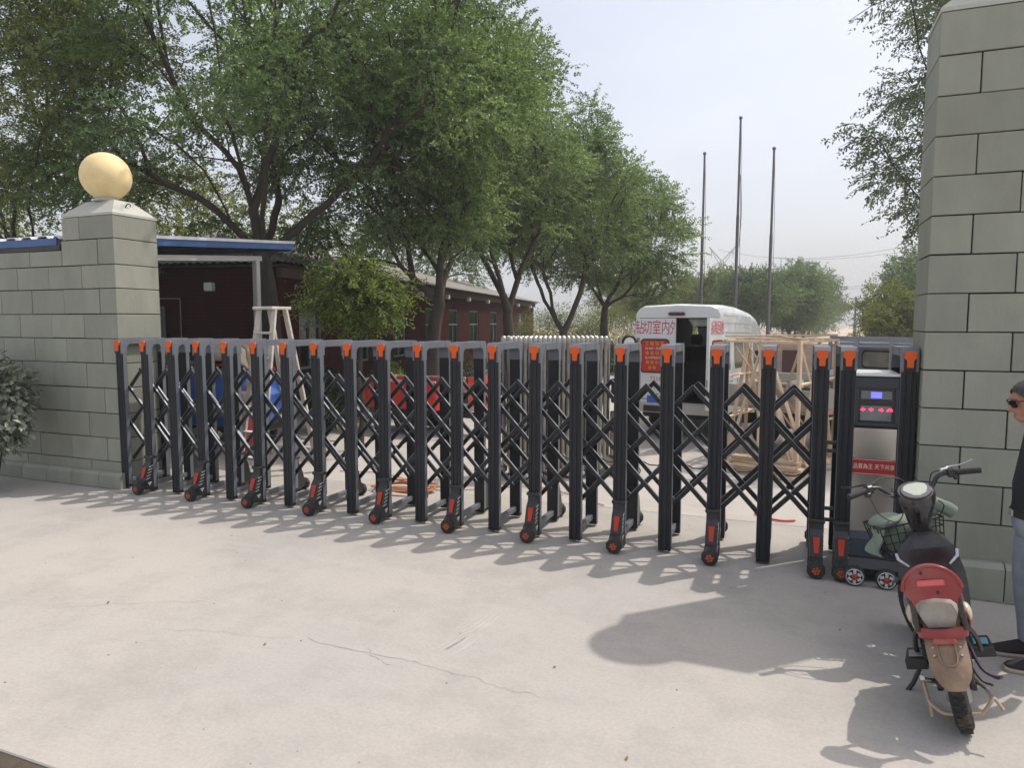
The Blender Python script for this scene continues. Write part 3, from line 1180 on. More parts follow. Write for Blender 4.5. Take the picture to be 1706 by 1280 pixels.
def make_tree(name, label, cat, base, fork_h, crown, r_trunk=0.16, n_clump=44, n_leaf=60000, leaf=(0.075, 0.034), clump_r=(0.7, 1.15),
              material=None, group=None, seed=1, lean=(0, 0), extra=(), shell=0.55, low_cut=None, twigs=True, trunk_mat=BARK, hang=0.02,
              tip=0.011, stems=1, flat=0.72, umbrella=0.0):
    """base (x,y), fork height, crown = (cx,cy,cz,rx,ry,rz) in metres relative to base. Tree = trunk part + crown part."""
    rng = np.random.default_rng(seed)
    t = thing(name, label, cat, (base[0], base[1], 0), (0, 0, 0), group)
    c = np.array(crown[:3], float)
    r = np.array(crown[3:], float)
    targets = []
    tries = 0
    while len(targets) < n_clump and tries < 6000:
        tries += 1
        d = unit(rng.normal(0, 1, 3))
        rad = shell + (1 - shell) * rng.random() ** 0.6 if rng.random() < .8 else rng.random() * .7
        q = c + d * r * rad
        if low_cut is not None and q[2] < low_cut + umbrella * max(0.0, 1 - math.hypot(q[0] - c[0], q[1] - c[1]) / (.8 * r[0])):
            continue
        if all(np.linalg.norm((q - s) / (r / r.mean())) > 1.25 * clump_r[0] * 0.8 for s in targets):
            targets.append(q)
    targets += [np.array(e[:3], float) for e in extra]
    crad = [rng.uniform(*clump_r) for _ in targets]
    for i, e in enumerate(extra):
        if len(e) > 3:
            crad[len(targets) - len(extra) + i] = e[3]
    fork = np.array([lean[0], lean[1], fork_h])
    pts, par = grow(fork, targets, rng)
    tb = MB()
    # trunk
    tp = []
    for k in range(7):
        u = k / 6
        tp.append((lean[0] * u ** 1.4 + 0.03 * math.sin(3.1 * u * 2 + seed), lean[1] * u ** 1.4 + 0.03 * math.cos(2.7 * u * 2 + seed), fork_h * u - .03 * (k == 0)))
    rad = branch_mesh(tb, pts, par, tip * 1.25, r_trunk * .95, power=0.5)
    r1 = rad[0] * .98
    tr = [(r_trunk * 1.05 + (r1 - r_trunk * 1.05) * (k / 6) ** 1.2) * (1.3 - .3 * min(1, k / 1.5)) for k in range(7)]
    tb.tube(tp, tr, 10)
    tb.build("trunk", trunk_mat, t)
    # crown: sprays of leaves on twigs inside each clump
    wts = np.array(crad) ** 2.2
    wts /= wts.sum()
    per = 15
    ns = n_leaf // per
    ci = rng.choice(len(targets), ns, p=wts)
    C = np.array(targets)[ci]
    CR = np.array(crad)[ci][:, None]
    dd = unit(rng.normal(0, 1, (ns, 3)))
    rr = (rng.random((ns, 1)) ** 0.55)
    off = dd * rr * CR * np.array([1.15, 1.15, flat])
    B = C + off
    tw = unit(off / CR * 0.9 + rng.normal(0, .45, (ns, 3)) + np.array([0, 0, -hang]) + 0.35 * unit(C - c - np.array([0, 0, -.5])))
    TL = rng.uniform(.22, .52, (ns, 1)) * (leaf[0] / .075)
    u = (np.arange(per) + 0.5) / per
    Pl = B[:, None, :] + tw[:, None, :] * (u[None, :, None] * TL[:, None, :])
    Pl = Pl + np.array([0, 0, -1.0]) * (u[None, :, None] ** 2) * TL[:, None, :] * 0.12
    sd = np.where(np.arange(per) % 2 == 0, 1.0, -1.0)[None, :, None]
    upv = unit(rng.normal(0, .5, (ns, 3)) + np.array([0, 0, 1.0]))
    lat = unit(np.cross(tw, upv))
    Dl = tw[:, None, :] * 0.55 + lat[:, None, :] * sd * 0.9 + rng.normal(0, .5, (ns, per, 3)) + np.array([0, 0, -.1])
    Nl = np.repeat(upv[:, None, :], per, 1) + rng.normal(0, .45, (ns, per, 3))
    n = ns * per
    ln = leaf[0] * rng.uniform(.65, 1.25, n)
    wd = leaf[1] * rng.uniform(.7, 1.2, n)
    me = leaf_mesh("crown", Pl.reshape(-1, 3), Dl.reshape(-1, 3), Nl.reshape(-1, 3), ln, wd, material or LEAF_A, rng)
    cr = link_mesh("crown", me, t)
    if twigs:
        k = min(ns, 1100)
        sel = rng.choice(ns, k, replace=False)
        tm = MB()
        for i in sel:
            a = B[i] - off[i] * 0.55
            b = B[i] + tw[i] * TL[i]
            mid = (a + b) / 2 + np.array([0, 0, .05])
            tm.tube([a, mid, b], [.008, .006, .003], 3, cap=False)
        tm.build("twigs", trunk_mat, t, kind="stuff")
    return t


G = "big trees along the left side of the yard"
make_tree("scholar_tree", "big spreading tree nearest the left pillar, trunk beside the shelter post", "tree", (-9.55, 11.25), 3.2,
          (-0.1, 0.5, 7.3, 5.4, 4.3, 3.7), r_trunk=0.20, n_clump=125, n_leaf=190000, leaf=(0.066, 0.044), clump_r=(0.5, 0.85), group=G, seed=3,
          lean=(-.25, 0), low_cut=4.4, umbrella=1.5, tip=0.0145, hang=0.05,
          extra=((-3.4, -1.6, 4.3, .75), (-4.6, -1.2, 4.9, .8), (-5.4, -.8, 4.6, .65), (-2.3, -1.8, 4.6, .6), (-5.8, -.4, 5.5, .8), (2.4, 1.0, 4.9, .65), (1.5, .5, 4.7, .55)))
make_tree("scholar_tree", "big tree with a forked leaning trunk, second from the left pillar, before the brick building", "tree", (-7.55, 13.9), 2.3,
          (-0.8, 0.4, 6.7, 3.0, 3.6, 3.5), r_trunk=0.19, n_clump=96, n_leaf=128000, leaf=(0.070, 0.046), clump_r=(0.48, 0.80), group=G, seed=12,
          lean=(.25, .1), low_cut=3.7, umbrella=.6, tip=0.014,
          extra=((-2.3, -.5, 3.6, .6), (-1.4, -.8, 3.35, .5), (-.6, -1.0, 3.7, .6), (-3.0, -.2, 4.0, .65), (.8, -.6, 3.9, .5), (1.5, -.3, 4.1, .5), (-1.9, -1.3, 3.9, .55), (-3.6, -1.0, 3.7, .6), (-4.3, -1.4, 4.1, .6)))
make_tree("scholar_tree", "tall tree with many fanning limbs between the building windows and the old steel gate", "tree", (-7.05, 17.5), 2.2,
          (-0.9, 0.4, 6.7, 2.7, 3.4, 3.1), r_trunk=0.20, n_clump=88, n_leaf=106000, leaf=(0.076, 0.050), clump_r=(0.48, 0.80), group=G, seed=23,
          low_cut=4.0, umbrella=.7, tip=0.014)
make_tree("scholar_tree", "tree with a low V shaped fork behind the middle of the old steel gate", "tree", (-6.95, 22.1), 1.6,
          (-0.5, 0.4, 6.2, 2.8, 3.3, 2.9), r_trunk=0.19, n_clump=82, n_leaf=88000, leaf=(0.084, 0.056), clump_r=(0.48, 0.82), group=G, seed=31,
          low_cut=3.6, umbrella=.7, tip=0.014)
make_tree("scholar_tree", "farthest tree of the left row, twin stemmed, just left of the van", "tree", (-6.95, 27.6), 2.5,
          (0.1, 0.5, 5.5, 2.9, 3.2, 2.6), r_trunk=0.20, n_clump=72, n_leaf=70000, leaf=(0.094, 0.062), clump_r=(0.5, 0.85), group=G, seed=44,
          low_cut=3.6, tip=0.014, extra=((2.3, 0, 3.5, .75), (2.8, .3, 4.5, .7), (1.8, 0, 2.8, .65)))
make_tree("scholar_tree", "yellowish tree at the far left edge behind the wall", "tree", (-15.6, 10.4), 2.6,
          (0.4, 0, 6.0, 4.0, 4.0, 3.4), r_trunk=0.17, n_clump=50, n_leaf=80000, leaf=(0.08, 0.038), clump_r=(0.6, 1.0), group=G, seed=52,
          low_cut=3.0, material=leaf_mat("autumn_leaf", (0.085, 0.112, 0.040), (0.26, 0.29, 0.100), transl=.4))
make_tree("small_tree", "small bright green tree with drooping leaves in front of the brick building", "small tree", (-6.05, 9.0), 1.2,
          (-0.02, 0, 2.45, .56, .6, 0.46), r_trunk=0.05, n_clump=20, n_leaf=12500, leaf=(0.066, 0.030), clump_r=(0.20, 0.34), material=LEAF_B,
          seed=61, low_cut=1.85, hang=0.7, tip=0.009)
make_tree("leafy_tree", "grey green tree reaching out from behind the taller right pillar", "tree", (4.95, 15.4), 2.8,
          (-0.6, 0, 6.2, 3.2, 3.1, 3.7), r_trunk=0.17, n_clump=66, n_leaf=76000, leaf=(0.088, 0.042), clump_r=(0.5, 0.9), material=LEAF_C,
          seed=77, low_cut=2.9, tip=0.012, hang=.35, extra=((-3.7, -.4, 5.45, .5), (-3.3, -.3, 4.9, .55), (-2.6, -.3, 3.9, .5), (-1.8, -.2, 3.3, .5), (-1.5, -.2, 3.0, .4)))

# far trees beyond the yard and along the road
far = [  # x, y, crown centre z, rx, rz, fork, seed, material, label
    (-2.4, 53.0, 3.6, 2.5, 2.0, .9, 101, LEAF_FAR, "round bushy tree standing alone right behind the flagpoles"),
    (-0.1, 62.0, 3.9, 2.3, 2.2, 1.0, 102, LEAF_FAR, "bushy tree right of the flagpoles beside the sandy road"),
    (0.4, 76.0, 5.0, 2.5, 3.0, 1.4, 103, LEAF_FAR, "hazy poplar like tree by the road behind the round bushy tree"),
    (1.4, 90.0, 5.0, 2.6, 3.2, 1.6, 104, LEAF_FAR, "hazy tree farther along the left side of the road"),
    (2.4, 108.0, 5.2, 3.2, 3.6, 1.6, 105, LEAF_FAR, "bluish hazy tree near the far end of the road"),
    (4.0, 130.0, 4.8, 3.2, 3.3, 1.4, 106, LEAF_FAR, "last bluish tree beside the utility pole"),
    (-5.6, 58.0, 3.6, 2.6, 2.0, 1.0, 107, LEAF_YEL, "yellow green tree seen over the van roof"),
    (-8.3, 66.0, 3.4, 3.0, 2.1, 1.2, 108, LEAF_FAR, "green tree behind the shortest flagpole"),
    (-3.9, 72.0, 3.6, 3.0, 2.2, 1.4, 109, LEAF_FAR, "tree under the pylon between two flagpoles"),
    (-12.0, 60.0, 4.2, 3.4, 2.8, 1.2, 110, LEAF_YEL, "pale green tree left of the van beyond the tree row"),
    (4.75, 41.0, 2.0, 2.0, 1.75, 0.6, 111, LEAF_YEL, "wide scrubby tree right of the road, above the grey truck"),
    (6.6, 44.0, 2.5, 2.2, 2.1, 0.7, 112, LEAF_FAR, "darker scrubby tree next to the taller right pillar"),
    (9.2, 60.0, 4.2, 2.9, 3.0, 1.2, 113, LEAF_FAR, "bluish tree just showing beside the right pillar edge"),
    (13.0, 52.0, 4.0, 3.0, 3.0, 1.2, 114, LEAF_FAR, "tree hidden mostly behind the right pillar"),
    (-20.0, 34.0, 5.2, 4.0, 3.4, 1.8, 115, LEAF_FAR, "tree rising behind the brick building roof"),
    (-22.0, 22.0, 5.0, 4.0, 3.2, 1.8, 116, LEAF_YEL, "sunlit tree behind the left end of the brick building"),
    (-27.0, 14.0, 4.4, 4.0, 2.6, 1.4, 117, LEAF_YEL, "sunlit tree beyond the left wall and booth roof"),
]
for (x, y, cz, rx, rz, fk, sd, m_, lab) in far:
    dist = math.hypot(x, y)
    nl = int(15000 if y > 70 else 26000)
    lf = max(0.13, dist * 0.0030)
    make_tree("tree", lab, "tree", (x, y), fk, (0, 0, cz, rx, rx, rz), r_trunk=0.16, n_clump=30, n_leaf=nl, leaf=(lf, lf * .55),
              clump_r=(rx * .24, rx * .4), material=m_, group="trees beyond the yard", seed=sd, low_cut=fk * .8, twigs=False, tip=0.02)


def shrub(name, label, cat, c, rad, n, leaf, material, seed, group=None, stems=6, squash=1.0, clumps=14):
    """Shrub: thin stems from the ground and a leafy mass of clumps."""
    rng = np.random.default_rng(seed)
    t = thing(name, label, cat, (c[0], c[1], 0), (0, 0, 0), group)
    r = np.array(rad, float)
    cc = np.array([0, 0, c[2]])
    cl = cc + unit(rng.normal(0, 1, (clumps, 3))) * r * rng.uniform(.35, .72, (clumps, 1))
    ci = rng.integers(0, clumps, n)
    dv = unit(rng.normal(0, 1, (n, 3)))
    P = cl[ci] + dv * r * .42 * rng.random((n, 1)) ** .45
    P = P[P[:, 2] > .03]
    n = len(P)
    o = unit((P - cc) / r)
    D = o * .8 + rng.normal(0, .5, (n, 3)) + np.array([0, 0, -.1])
    Nn = o * .6 + rng.normal(0, .35, (n, 3)) + np.array([0, 0, .8])
    me = leaf_mesh("foliage", P, D, Nn, leaf[0] * rng.uniform(.65, 1.25, n), leaf[1] * rng.uniform(.7, 1.2, n), material, rng, fold=.15)
    link_mesh("foliage", me, t)
    st = MB()
    for k in range(stems):
        a = 2 * math.pi * k / stems
        e = cl[k % clumps]
        st.tube([(.08 * math.cos(a), .08 * math.sin(a), -.02), tuple((e + np.array([0, 0, 0])) * .5 + np.array([.05 * math.cos(a), .05 * math.sin(a), 0])), tuple(e)],
                [.016, .012, .006], 5, cap=False)
    st.build("stem", BARK, t)
    return t


shrub("leafy_shrub", "dusty broad leaved shrub against the block wall at the left edge", "shrub", (-8.62, 5.18, 1.12), (.78, .60, .74), 5200, (0.095, 0.055), LEAF_GL, 5)
# round dark shrubs and sunlit bushes behind the old gate
for i, (x, y, z_, rx, rz, m_, lab) in enumerate((
        (-9.2, 25.2, .62, .85, .72, LEAF_DK, "dark round shrub at the end corner of the brick building"),
        (-8.4, 26.6, .62, .8, .75, LEAF_DK, "dark round shrub left of the V forked tree trunk"),
        (-6.4, 26.0, .60, .8, .72, LEAF_DK, "dark round shrub right of the V forked tree trunk"),
        (-5.2, 25.6, .56, .75, .66, LEAF_DK, "dark round shrub in front of the twin stemmed tree"),
        (-12.2, 36.0, 1.5, 2.6, 1.55, LEAF_YEL, "yellow green bush between the building end and the forked trunk"),
        (-9.3, 37.0, 1.7, 2.7, 1.65, LEAF_YEL, "yellow green bush behind the two tree trunks"),
        (-6.2, 38.0, 1.6, 2.4, 1.6, LEAF_YEL, "yellow green bush just left of the van"),
        (-4.0, 19.5, .62, .75, .66, LEAF_B, "small green bush peeking over the old gate beside the van"))):
    shrub("round_shrub", lab, "shrub", (x, y, z_), (rx, rx, rz), 9000 if y > 30 else 5000, (.10 if y > 30 else .06, .055 if y > 30 else .032), m_, 200 + i, "shrubs beyond the old gate", clumps=20)
for i, (x, y, z_, rx, rz, lab) in enumerate((
        (-7.7, 10.4, .55, .62, .58, "low dark shrub below the small bright tree"),
        (-7.6, 12.3, .58, .7, .62, "low shrub behind the red cargo tricycle"),
        (-7.5, 15.2, .55, .8, .60, "low shrub under the tree in front of the building windows"),
        (-8.9, 12.0, .5, .6, .55, "low shrub by the first tree trunk near the building corner"))):
    shrub("low_shrub", lab, "shrub", (x, y, z_), (rx, rx, rz), 5200, (.062, .034), LEAF_DK if i != 1 else LEAF_B, 300 + i, "low shrubs along the building", clumps=18)
# grass strip between yard paving and building
gr = MB()
rg = np.random.default_rng(8)
ng = 26000
gx = rg.uniform(-13, -6.5, ng)
gy = rg.uniform(26.6, 60, ng)
gx2 = rg.uniform(-6.5, 14, ng // 2)
gy2 = 26.8 + rg.random(ng // 2) ** 1.7 * 50
P = np.concatenate([np.stack([gx, gy, np.full(ng, -.07)], 1), np.stack([gx2, gy2, np.full(ng // 2, -.07)], 1)])
rel = P[:, 0] - (1.2 + (P[:, 1] - 26.6) * .0853)
P = P[(rel < -4.1) | (rel > 5.0)]
n = len(P)
me = leaf_mesh("grass", P, rg.normal(0, .35, (n, 3)) + np.array([0, 0, 1.0]), rg.normal(0, 1, (n, 3)), rg.uniform(.12, .35, n), rg.uniform(.02, .05, n), LEAF_YEL, rg)
tag(link_mesh("grass", me), "rough grass growing beyond the yard paving", "grass", kind="stuff")

# ------------------------------------------------------------------ power line far off
PYL = mat("pylon_steel", (0.16, 0.165, 0.18), rough=0.6, metal=0.3)


def pylon(loc, h, label, rz):
    t = thing("pylon", label, "pylon", (loc[0], loc[1], 0), (0, 0, rz), "power pylons on the horizon")
    m = MB()
    w0, w1 = h * .085, h * .018
    for sx in (-1, 1):
        for sy in (-1, 1):
            m.bar((sx * w0, sy * w0, 0), (sx * w1, sy * w1, h * .82), .42, .42)
    k = 9
    for i in range(k):
        a, b = i / k, (i + 1) / k
        wa, wb = w0 + (w1 - w0) * a, w0 + (w1 - w0) * b
        for s_ in (-1, 1):
            m.bar((-wa, s_ * wa, a * h * .82), (wb, s_ * wb, b * h * .82), .24, .24)
            m.bar((wa, s_ * wa, a * h * .82), (-wb, s_ * wb, b * h * .82), .24, .24)
            m.bar((s_ * wa, -wa, a * h * .82), (s_ * wb, wb, b * h * .82), .24, .24)
    m.build("tower", PYL, t)
    m = MB()
    for s_ in (-1, 1):
        m.bar((0, 0, h * .82), (s_ * h * .16, 0, h), .36, .36)
        m.bar((0, 0, h * .74), (s_ * h * .16, 0, h), .26, .26)
        m.bar((0, 0, h * .58), (s_ * h * .16, 0, h * .60), .36, .36)
        m.bar((0, 0, h * .66), (s_ * h * .16, 0, h * .60), .26, .26)
        m.bar((0, 0, h * .36), (s_ * h * .14, 0, h * .38), .36, .36)
        m.bar((0, 0, h * .43), (s_ * h * .14, 0, h * .38), .26, .26)
        m.bar((s_ * h * .13, 0, h * .96), (s_ * h * .13, 0, h * .86), .24, .24)
        m.bar((s_ * h * .16, 0, h * .60), (s_ * h * .16, 0, h * .51), .24, .24)
    m.build("crossarms", PYL, t)
    return t


pylon((-27.0, 300.0), 32.5, "distant power pylon between the two left flagpoles", R(8))
pylon((31.0, 232.0), 24.5, "distant power pylon beside the edge of the tall right pillar", R(60))
wi = 0
for (z0, z1, dz, off, wlab) in ((32.5, 24.5, 3.2, -4, "topmost thin wire, nearer of the pair"), (32.5, 24.5, 3.2, 4, "topmost thin wire, farther of the pair"),
                                (19.5, 15.0, 2.6, -4.6, "middle thin wire, nearer of the pair"), (19.5, 15.0, 2.6, 4.6, "middle thin wire, farther of the pair"),
                                (12.3, 9.6, 1.8, -4, "lowest thin wire, nearer of the pair"), (12.3, 9.6, 1.8, 4, "lowest thin wire, farther of the pair")):
    a, b = Vector((-27 + off * .3, 300 + off, z0 - 1.5)), Vector((31 + off * .9, 232 + off * .5, z1 - 1.5))
    c = b + (b - a) * 0.9 + Vector((0, 0, 3))
    pth = [a.lerp(b, i / 10) - Vector((0, 0, dz * 4 * (i / 10) * (1 - i / 10))) for i in range(11)]
    q = MB().tube(pth, 0.075, 3, cap=False)
    tag(q.build("power_line", PYL), wlab + " between the two distant pylons", "power line", "power lines")
up = thing("utility_pole", "thin utility pole with crossarms at the far end of the sandy road", "utility pole", (7.6, 100.0, 0))
q = MB()
q.tube([(0, 0, 0), (0, 0, 5.2)], [.16, .10], 8)
q.build("pole", PYL, up)
for zz in (4.95, 4.4, 3.8):
    MB().box((0, 0, zz), (1.1, .1, .1)).build("crossarm", PYL, up)
# ------------------------------------------------------------------ the retractable gate
GY0, GX0, GDX, NG = 5.845, -7.198, 0.3913, 20
gate = thing("retractable_gate", "black folding gate of arched posts with orange caps, stretched across the entrance", "retractable gate", (-3.2, 6.1, 0))
go = Vector((-3.2, 6.1, 0))
PW, PD, TOP, DEP = 0.104, 0.062, 1.74, 0.60

# post profile with shallow grooves down the face (xy, front face at y = 0)
h = PW / 2
prof_front = [(-h, .004), (-h + .006, 0), (-.028, 0), (-.025, .005), (-.018, .005), (-.015, 0), (.015, 0), (.018, .005), (.025, .005), (.028, 0),
              (h - .006, 0), (h, .004), (h, PD), (-h, PD)]
post_front_me = MB().prism(prof_front, 0.0, 1.565, 'xy').mesh("front_post", DARK_METAL)
prof_back = [(x, DEP - y) for x, y in prof_front][::-1]
post_back_me = MB().prism(prof_back, 0.0, 1.565, 'xy').mesh("rear_post", DARK_METAL)
# top bow: rounded inner corners, in side view
zb, zt = 1.565, TOP
outer = [(-.008, zb), (-.008, zt - .035), (.022, zt), (DEP - .022, zt), (DEP + .008, zt - .035), (DEP + .008, zb)]
ri = .055
inner = [(DEP - PD - .004, zb)]
for k in range(6):
    a = math.pi / 2 * k / 5
    inner.append((DEP - PD - .004 - ri + ri * math.cos(a), zt - .062 - ri + ri * math.sin(a)))
for k in range(6):
    a = math.pi / 2 + math.pi / 2 * k / 5
    inner.append((PD + .004 + ri + ri * math.cos(a), zt - .062 - ri + ri * math.sin(a)))
inner.append((PD + .004, zb))
bow = MB()
hb = h + .004
# split into corner, beam, corner so that the seams show as in the castings
poly = outer + inner
bow.prism(poly, -hb, hb, 'yz')
for yy_ in (.135, DEP - .135):
    bow.box((0, yy_, zt - .030), (2 * hb + .006, .012, .066), ch=.003)
bow_me = bow.mesh("top_bow", GREY_PLASTIC)
sleeve = MB().prism([(-.0105, zb), (-.0105, zt - .035), (-.008 + .001, zt - .03), (-.008 + .001, zb)], -h + .012, h - .012, 'yz')
face_me = sleeve.mesh("cap_plate", DARK_METAL)
# orange T-shaped reflector
T = [(-.040, 1.702), (-.040, 1.666), (-.023, 1.650), (-.021, 1.596), (.021, 1.596), (.023, 1.650), (.040, 1.666), (.040, 1.702), (.032, 1.716), (-.032, 1.716)]
rf = MB().prism(T, -.024, -.009, 'xz')
refl_me = rf.mesh("orange_cap", ORANGE)
low_me = MB().box((0, DEP / 2, .075), (.045, DEP - 2 * PD, .05), ch=.004).mesh("bottom_rail", GREY_PLASTIC)
sd = MB()
for sg in (-1, 1):
    for y0 in (.010, DEP - PD + .002):
        sd.box((sg * (h + .0016), y0 + .025, .80), (.0032, .046, 1.53))
side_me = sd.mesh("side_strips", GREY_PLASTIC)
foot_me = MB().box((0, .031, -.004), (PW + .006, PD + .008, .008)).mesh("end_cap", BLACK_PLASTIC)


def arch(x, i, parent=gate, base=None):
    jx, jr = random.uniform(-.004, .004), random.uniform(-.0035, .0035)
    a = bpy.data.objects.new("arch", None)
    a.empty_display_size = .1
    COL.objects.link(a)
    a.parent = parent
    o = base if base is not None else go
    a.location = Vector((x + jx, GY0 + jx, 0.02)) - o
    a.rotation_euler = (0, jr, jx * 2)
    for nm, me in (("front_post", post_front_me), ("rear_post", post_back_me), ("top_bow", bow_me), ("cap_plate", face_me),
                   ("orange_cap", refl_me), ("bottom_rail", low_me), ("side_strips", side_me)):
        link_mesh(nm, me, a)
    return a


for i in range(NG):
    arch(GX0 + GDX * i, i)

# wheel legs under every second arch, front and rear
WHITE_STRIPE = mat("white_stripe", (0.62, 0.62, 0.60), rough=0.5, var=0.08)
RED_REFL = mat("red_reflector", (0.44, 0.045, 0.016), rough=0.34, var=0.05, spec=.3)
hs = MB()
hsec = [(.064, .40), (-.012, .40), (-.014, .345), (-.055, .30), (-.105, .15), (-.150, .128), (-.165, .075), (-.10, .045), (.064, .035)]
hs.prism(hsec, -.048, .048, 'yz')
hs.box((0, .02, .405), (.118, .095, .03), ch=.006)
house_me = hs.mesh("leg_housing", BLACK_PLASTIC)
rr_ = MB()
q0 = Vector((0, -.060, .297))
rr_.loft([[(-.025, -.0620, .292), (.025, -.0620, .292), (.016, -.1020, .176), (-.016, -.1020, .176)],
          [(-.025, -.0700, .294), (.025, -.0700, .294), (.016, -.1100, .178), (-.016, -.1100, .178)]], smooth=False)
rr_me = rr_.mesh("red_reflector", RED_REFL)
st = MB()
for k in range(5):
    zz = .305 - k * .034
    st.box((.0495, -.020 - k * .012, zz), (.003, .055, .009), (.20, 0, 0))
st.prism([(-.075, .125), (-.02, .125), (-.05, .085)], .0482, .0510, 'yz')
st_me = st.mesh("side_stripes", WHITE_STRIPE)
tyre_me = MB().lathe([(.045, -.030), (.062, -.028), (.068, -.018), (.068, .018), (.062, .028), (.045, .030)], 'y', (0, -.165, .068), 10, smooth=False).mesh("tyre", RUBBER)
hb_ = MB()
hb_.lathe([(.046, -.0315), (.040, -.036), (.0, -.0365)], 'y', (0, -.165, .068), 10, smooth=False)
hub_me = hb_.mesh("wheel_disc", BLACK_PLASTIC)
pt = MB()
for k in range(6):
    a = math.pi / 3 * k + .3
    M_ = Matrix.Rotation(-a, 3, 'Y')
    pt.box((math.sin(a) * .021, -.2035, .068 + math.cos(a) * .021), (.014, .006, .020), M_, ch=.002)
pt.lathe([(.008, -.036), (.008, -.040), (0, -.0405)], 'y', (0, -.165, .068), 8)
pt_me = pt.mesh("orange_spokes", mat("dusty_orange", (0.55, 0.085, 0.014), rough=.5, var=.12, dirt=.35, dirtcol=(.2, .08, .04)))
guard_me = MB().lathe([(.060, -.02), (.080, -.015), (.080, .03), (.06, .035)], 'y', (0, -.150, .074), 12).mesh("wheel_guard", BLACK_PLASTIC)


def wheel_leg(x, rear=False, parent=gate, base=None):
    a = bpy.data.objects.new("wheel_leg", None)
    a.empty_display_size = .05
    COL.objects.link(a)
    a.parent = parent
    o = base if base is not None else go
    if rear:
        a.location = Vector((x, GY0 + DEP, 0)) - o
        a.rotation_euler = (0, 0, math.pi)
    else:
        a.location = Vector((x, GY0, 0)) - o
    for nm, me in (("leg_housing", house_me), ("red_reflector", rr_me), ("side_stripes", st_me), ("tyre", tyre_me), ("wheel_disc", hub_me), ("orange_spokes", pt_me)):
        link_mesh(nm, me, a)
    return a


for i in range(1, NG, 2):
    x = GX0 + GDX * i
    wheel_leg(x)
    wheel_leg(x, True)

# scissor lattice: long flat bars crossing at the posts and between them, one lattice behind the front posts, one before the rear ones
ZA, ZE = 1.405, 0.345
HB = 2.5                                    # bays covered by one bar
BARM = mat("lattice_bar", (0.012, 0.014, 0.018), rough=0.38, metal=0.0, var=0.1, spec=0.4, dirt=0.12, dirtcol=(0.09, 0.085, 0.08))
slope = (ZA - ZE) / (HB * GDX)


def lattice_bar(x0, z0, x1, z1, y):
    d = Vector((x1 - x0, 0, z1 - z0))
    L = d.length
    key = round(L, 3)
    if key not in cache2:
        b = MB()
        b.box((0, 0, 0), (L + .03, .023, .036), ch=.006)
        for u in (-.5, -.1, .3, .5):
            b.lathe([(.009, -.016), (.009, .016)], 'y', (u * L * .98, 0, 0), 8)
        cache2[key] = b.mesh("lattice_bar", BARM)
    o_ = link_mesh("lattice_bar", cache2[key], gate, Vector(((x0 + x1) / 2, y, (z0 + z1) / 2)) - go)
    o_.rotation_euler = (0, -math.atan2(z1 - z0, x1 - x0), 0)
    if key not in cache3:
        cache3[key] = MB().box((0, .001, .0185), (L + .02, .021, .003)).mesh("painted_highlight", EDGE)  # added pale strip: sun highlight painted along the bar's top edge
    link_mesh("painted_highlight", cache3[key], o_)
    return o_


cache2, cache3 = {}, {}
EDGE = mat("painted_highlight_strip", (0.30, 0.32, 0.35), rough=0.45, metal=0.35, var=0.15, spec=.6)  # light colour stands in for sun glancing off the dark bars' tops
xl, xr = GX0, GX0 + GDX * (NG - 1)
for y, s_ in ((GY0 + .118, .0), (GY0 + DEP - .118, .0)):
    for k in range(-2, NG + 1):
        xa = GX0 + GDX * (k + .5)
        for sg, dy in ((1, -.012), (-1, .012)):
            x0, z0, x1, z1 = xa, ZA, xa + sg * HB * GDX, ZE
            # clip to the gate's ends
            def at_x(x):
                return z0 + (z1 - z0) * (x - x0) / (x1 - x0)
            a, b = (x0, x1) if x0 < x1 else (x1, x0)
            ca, cb = max(a, xl), min(b, xr)
            if cb - ca < .12:
                continue
            lattice_bar(ca, at_x(ca), cb, at_x(cb), y + dy)
# links from the last arch to the motor cabinet
for zz in (1.02, 0.955, 0.50, 0.41):
    for yy_ in (.03,):
        MB().box(Vector((0.325, GY0 + .05, zz)) - go, (.09, .03, .026), ch=.004).build("link_rod", BLACK_PLASTIC, gate)
# loose cable along the lattice
cb = MB()
CABLE = mat("black_cable", (0.02, 0.02, 0.022), rough=0.5)
for i in range(4, 19):
    xa = GX0 + GDX * i
    cb.tube([Vector((xa + u * GDX, GY0 + DEP - .06, .74 - .10 * math.sin(math.pi * u) - .03 * u * (1 - u))) - go for u in (0, .2, .4, .6, .8, 1)], .006, 5, cap=False)
cb.build("cable", CABLE, gate)

# ------------------------------------------------------------------ motor cabinet at the right end
MX0, MX1 = 0.411, 0.824
mo = Vector((0.62, 6.15, 0))
head = thing("gate_motor_cabinet", "black gate motor cabinet with lit display, steel panel and red slogan strip", "gate motor", tuple(mo))
arch(MX0, 0, head, mo)
arch(MX1, 0, head, mo)
wheel_leg(MX0, False, head, mo)
CX0, CX1 = MX0 + PW / 2 + .002, MX1 - PW / 2 - .002
cx, cw = (CX0 + CX1) / 2, CX1 - CX0
NAVY = mat("navy_plastic", (0.020, 0.027, 0.042), rough=0.32, var=0.12, dirt=0.12, dirtcol=(0.07, 0.065, 0.06))
m = MB()
m.box(Vector((cx, GY0 + .29, .86)) - mo, (cw, .48, 1.36), ch=.006)
m.build("cabinet_body", DARK_METAL, head)
MB().box(Vector((cx, GY0 + .27, 1.553)) - mo, (cw + .0, .50, .022), ch=.005).build("cabinet_top", mat("pale_top_sheet", (0.62, 0.62, 0.61), rough=.35, metal=.3, var=.05), head)
FY = GY0 + .05
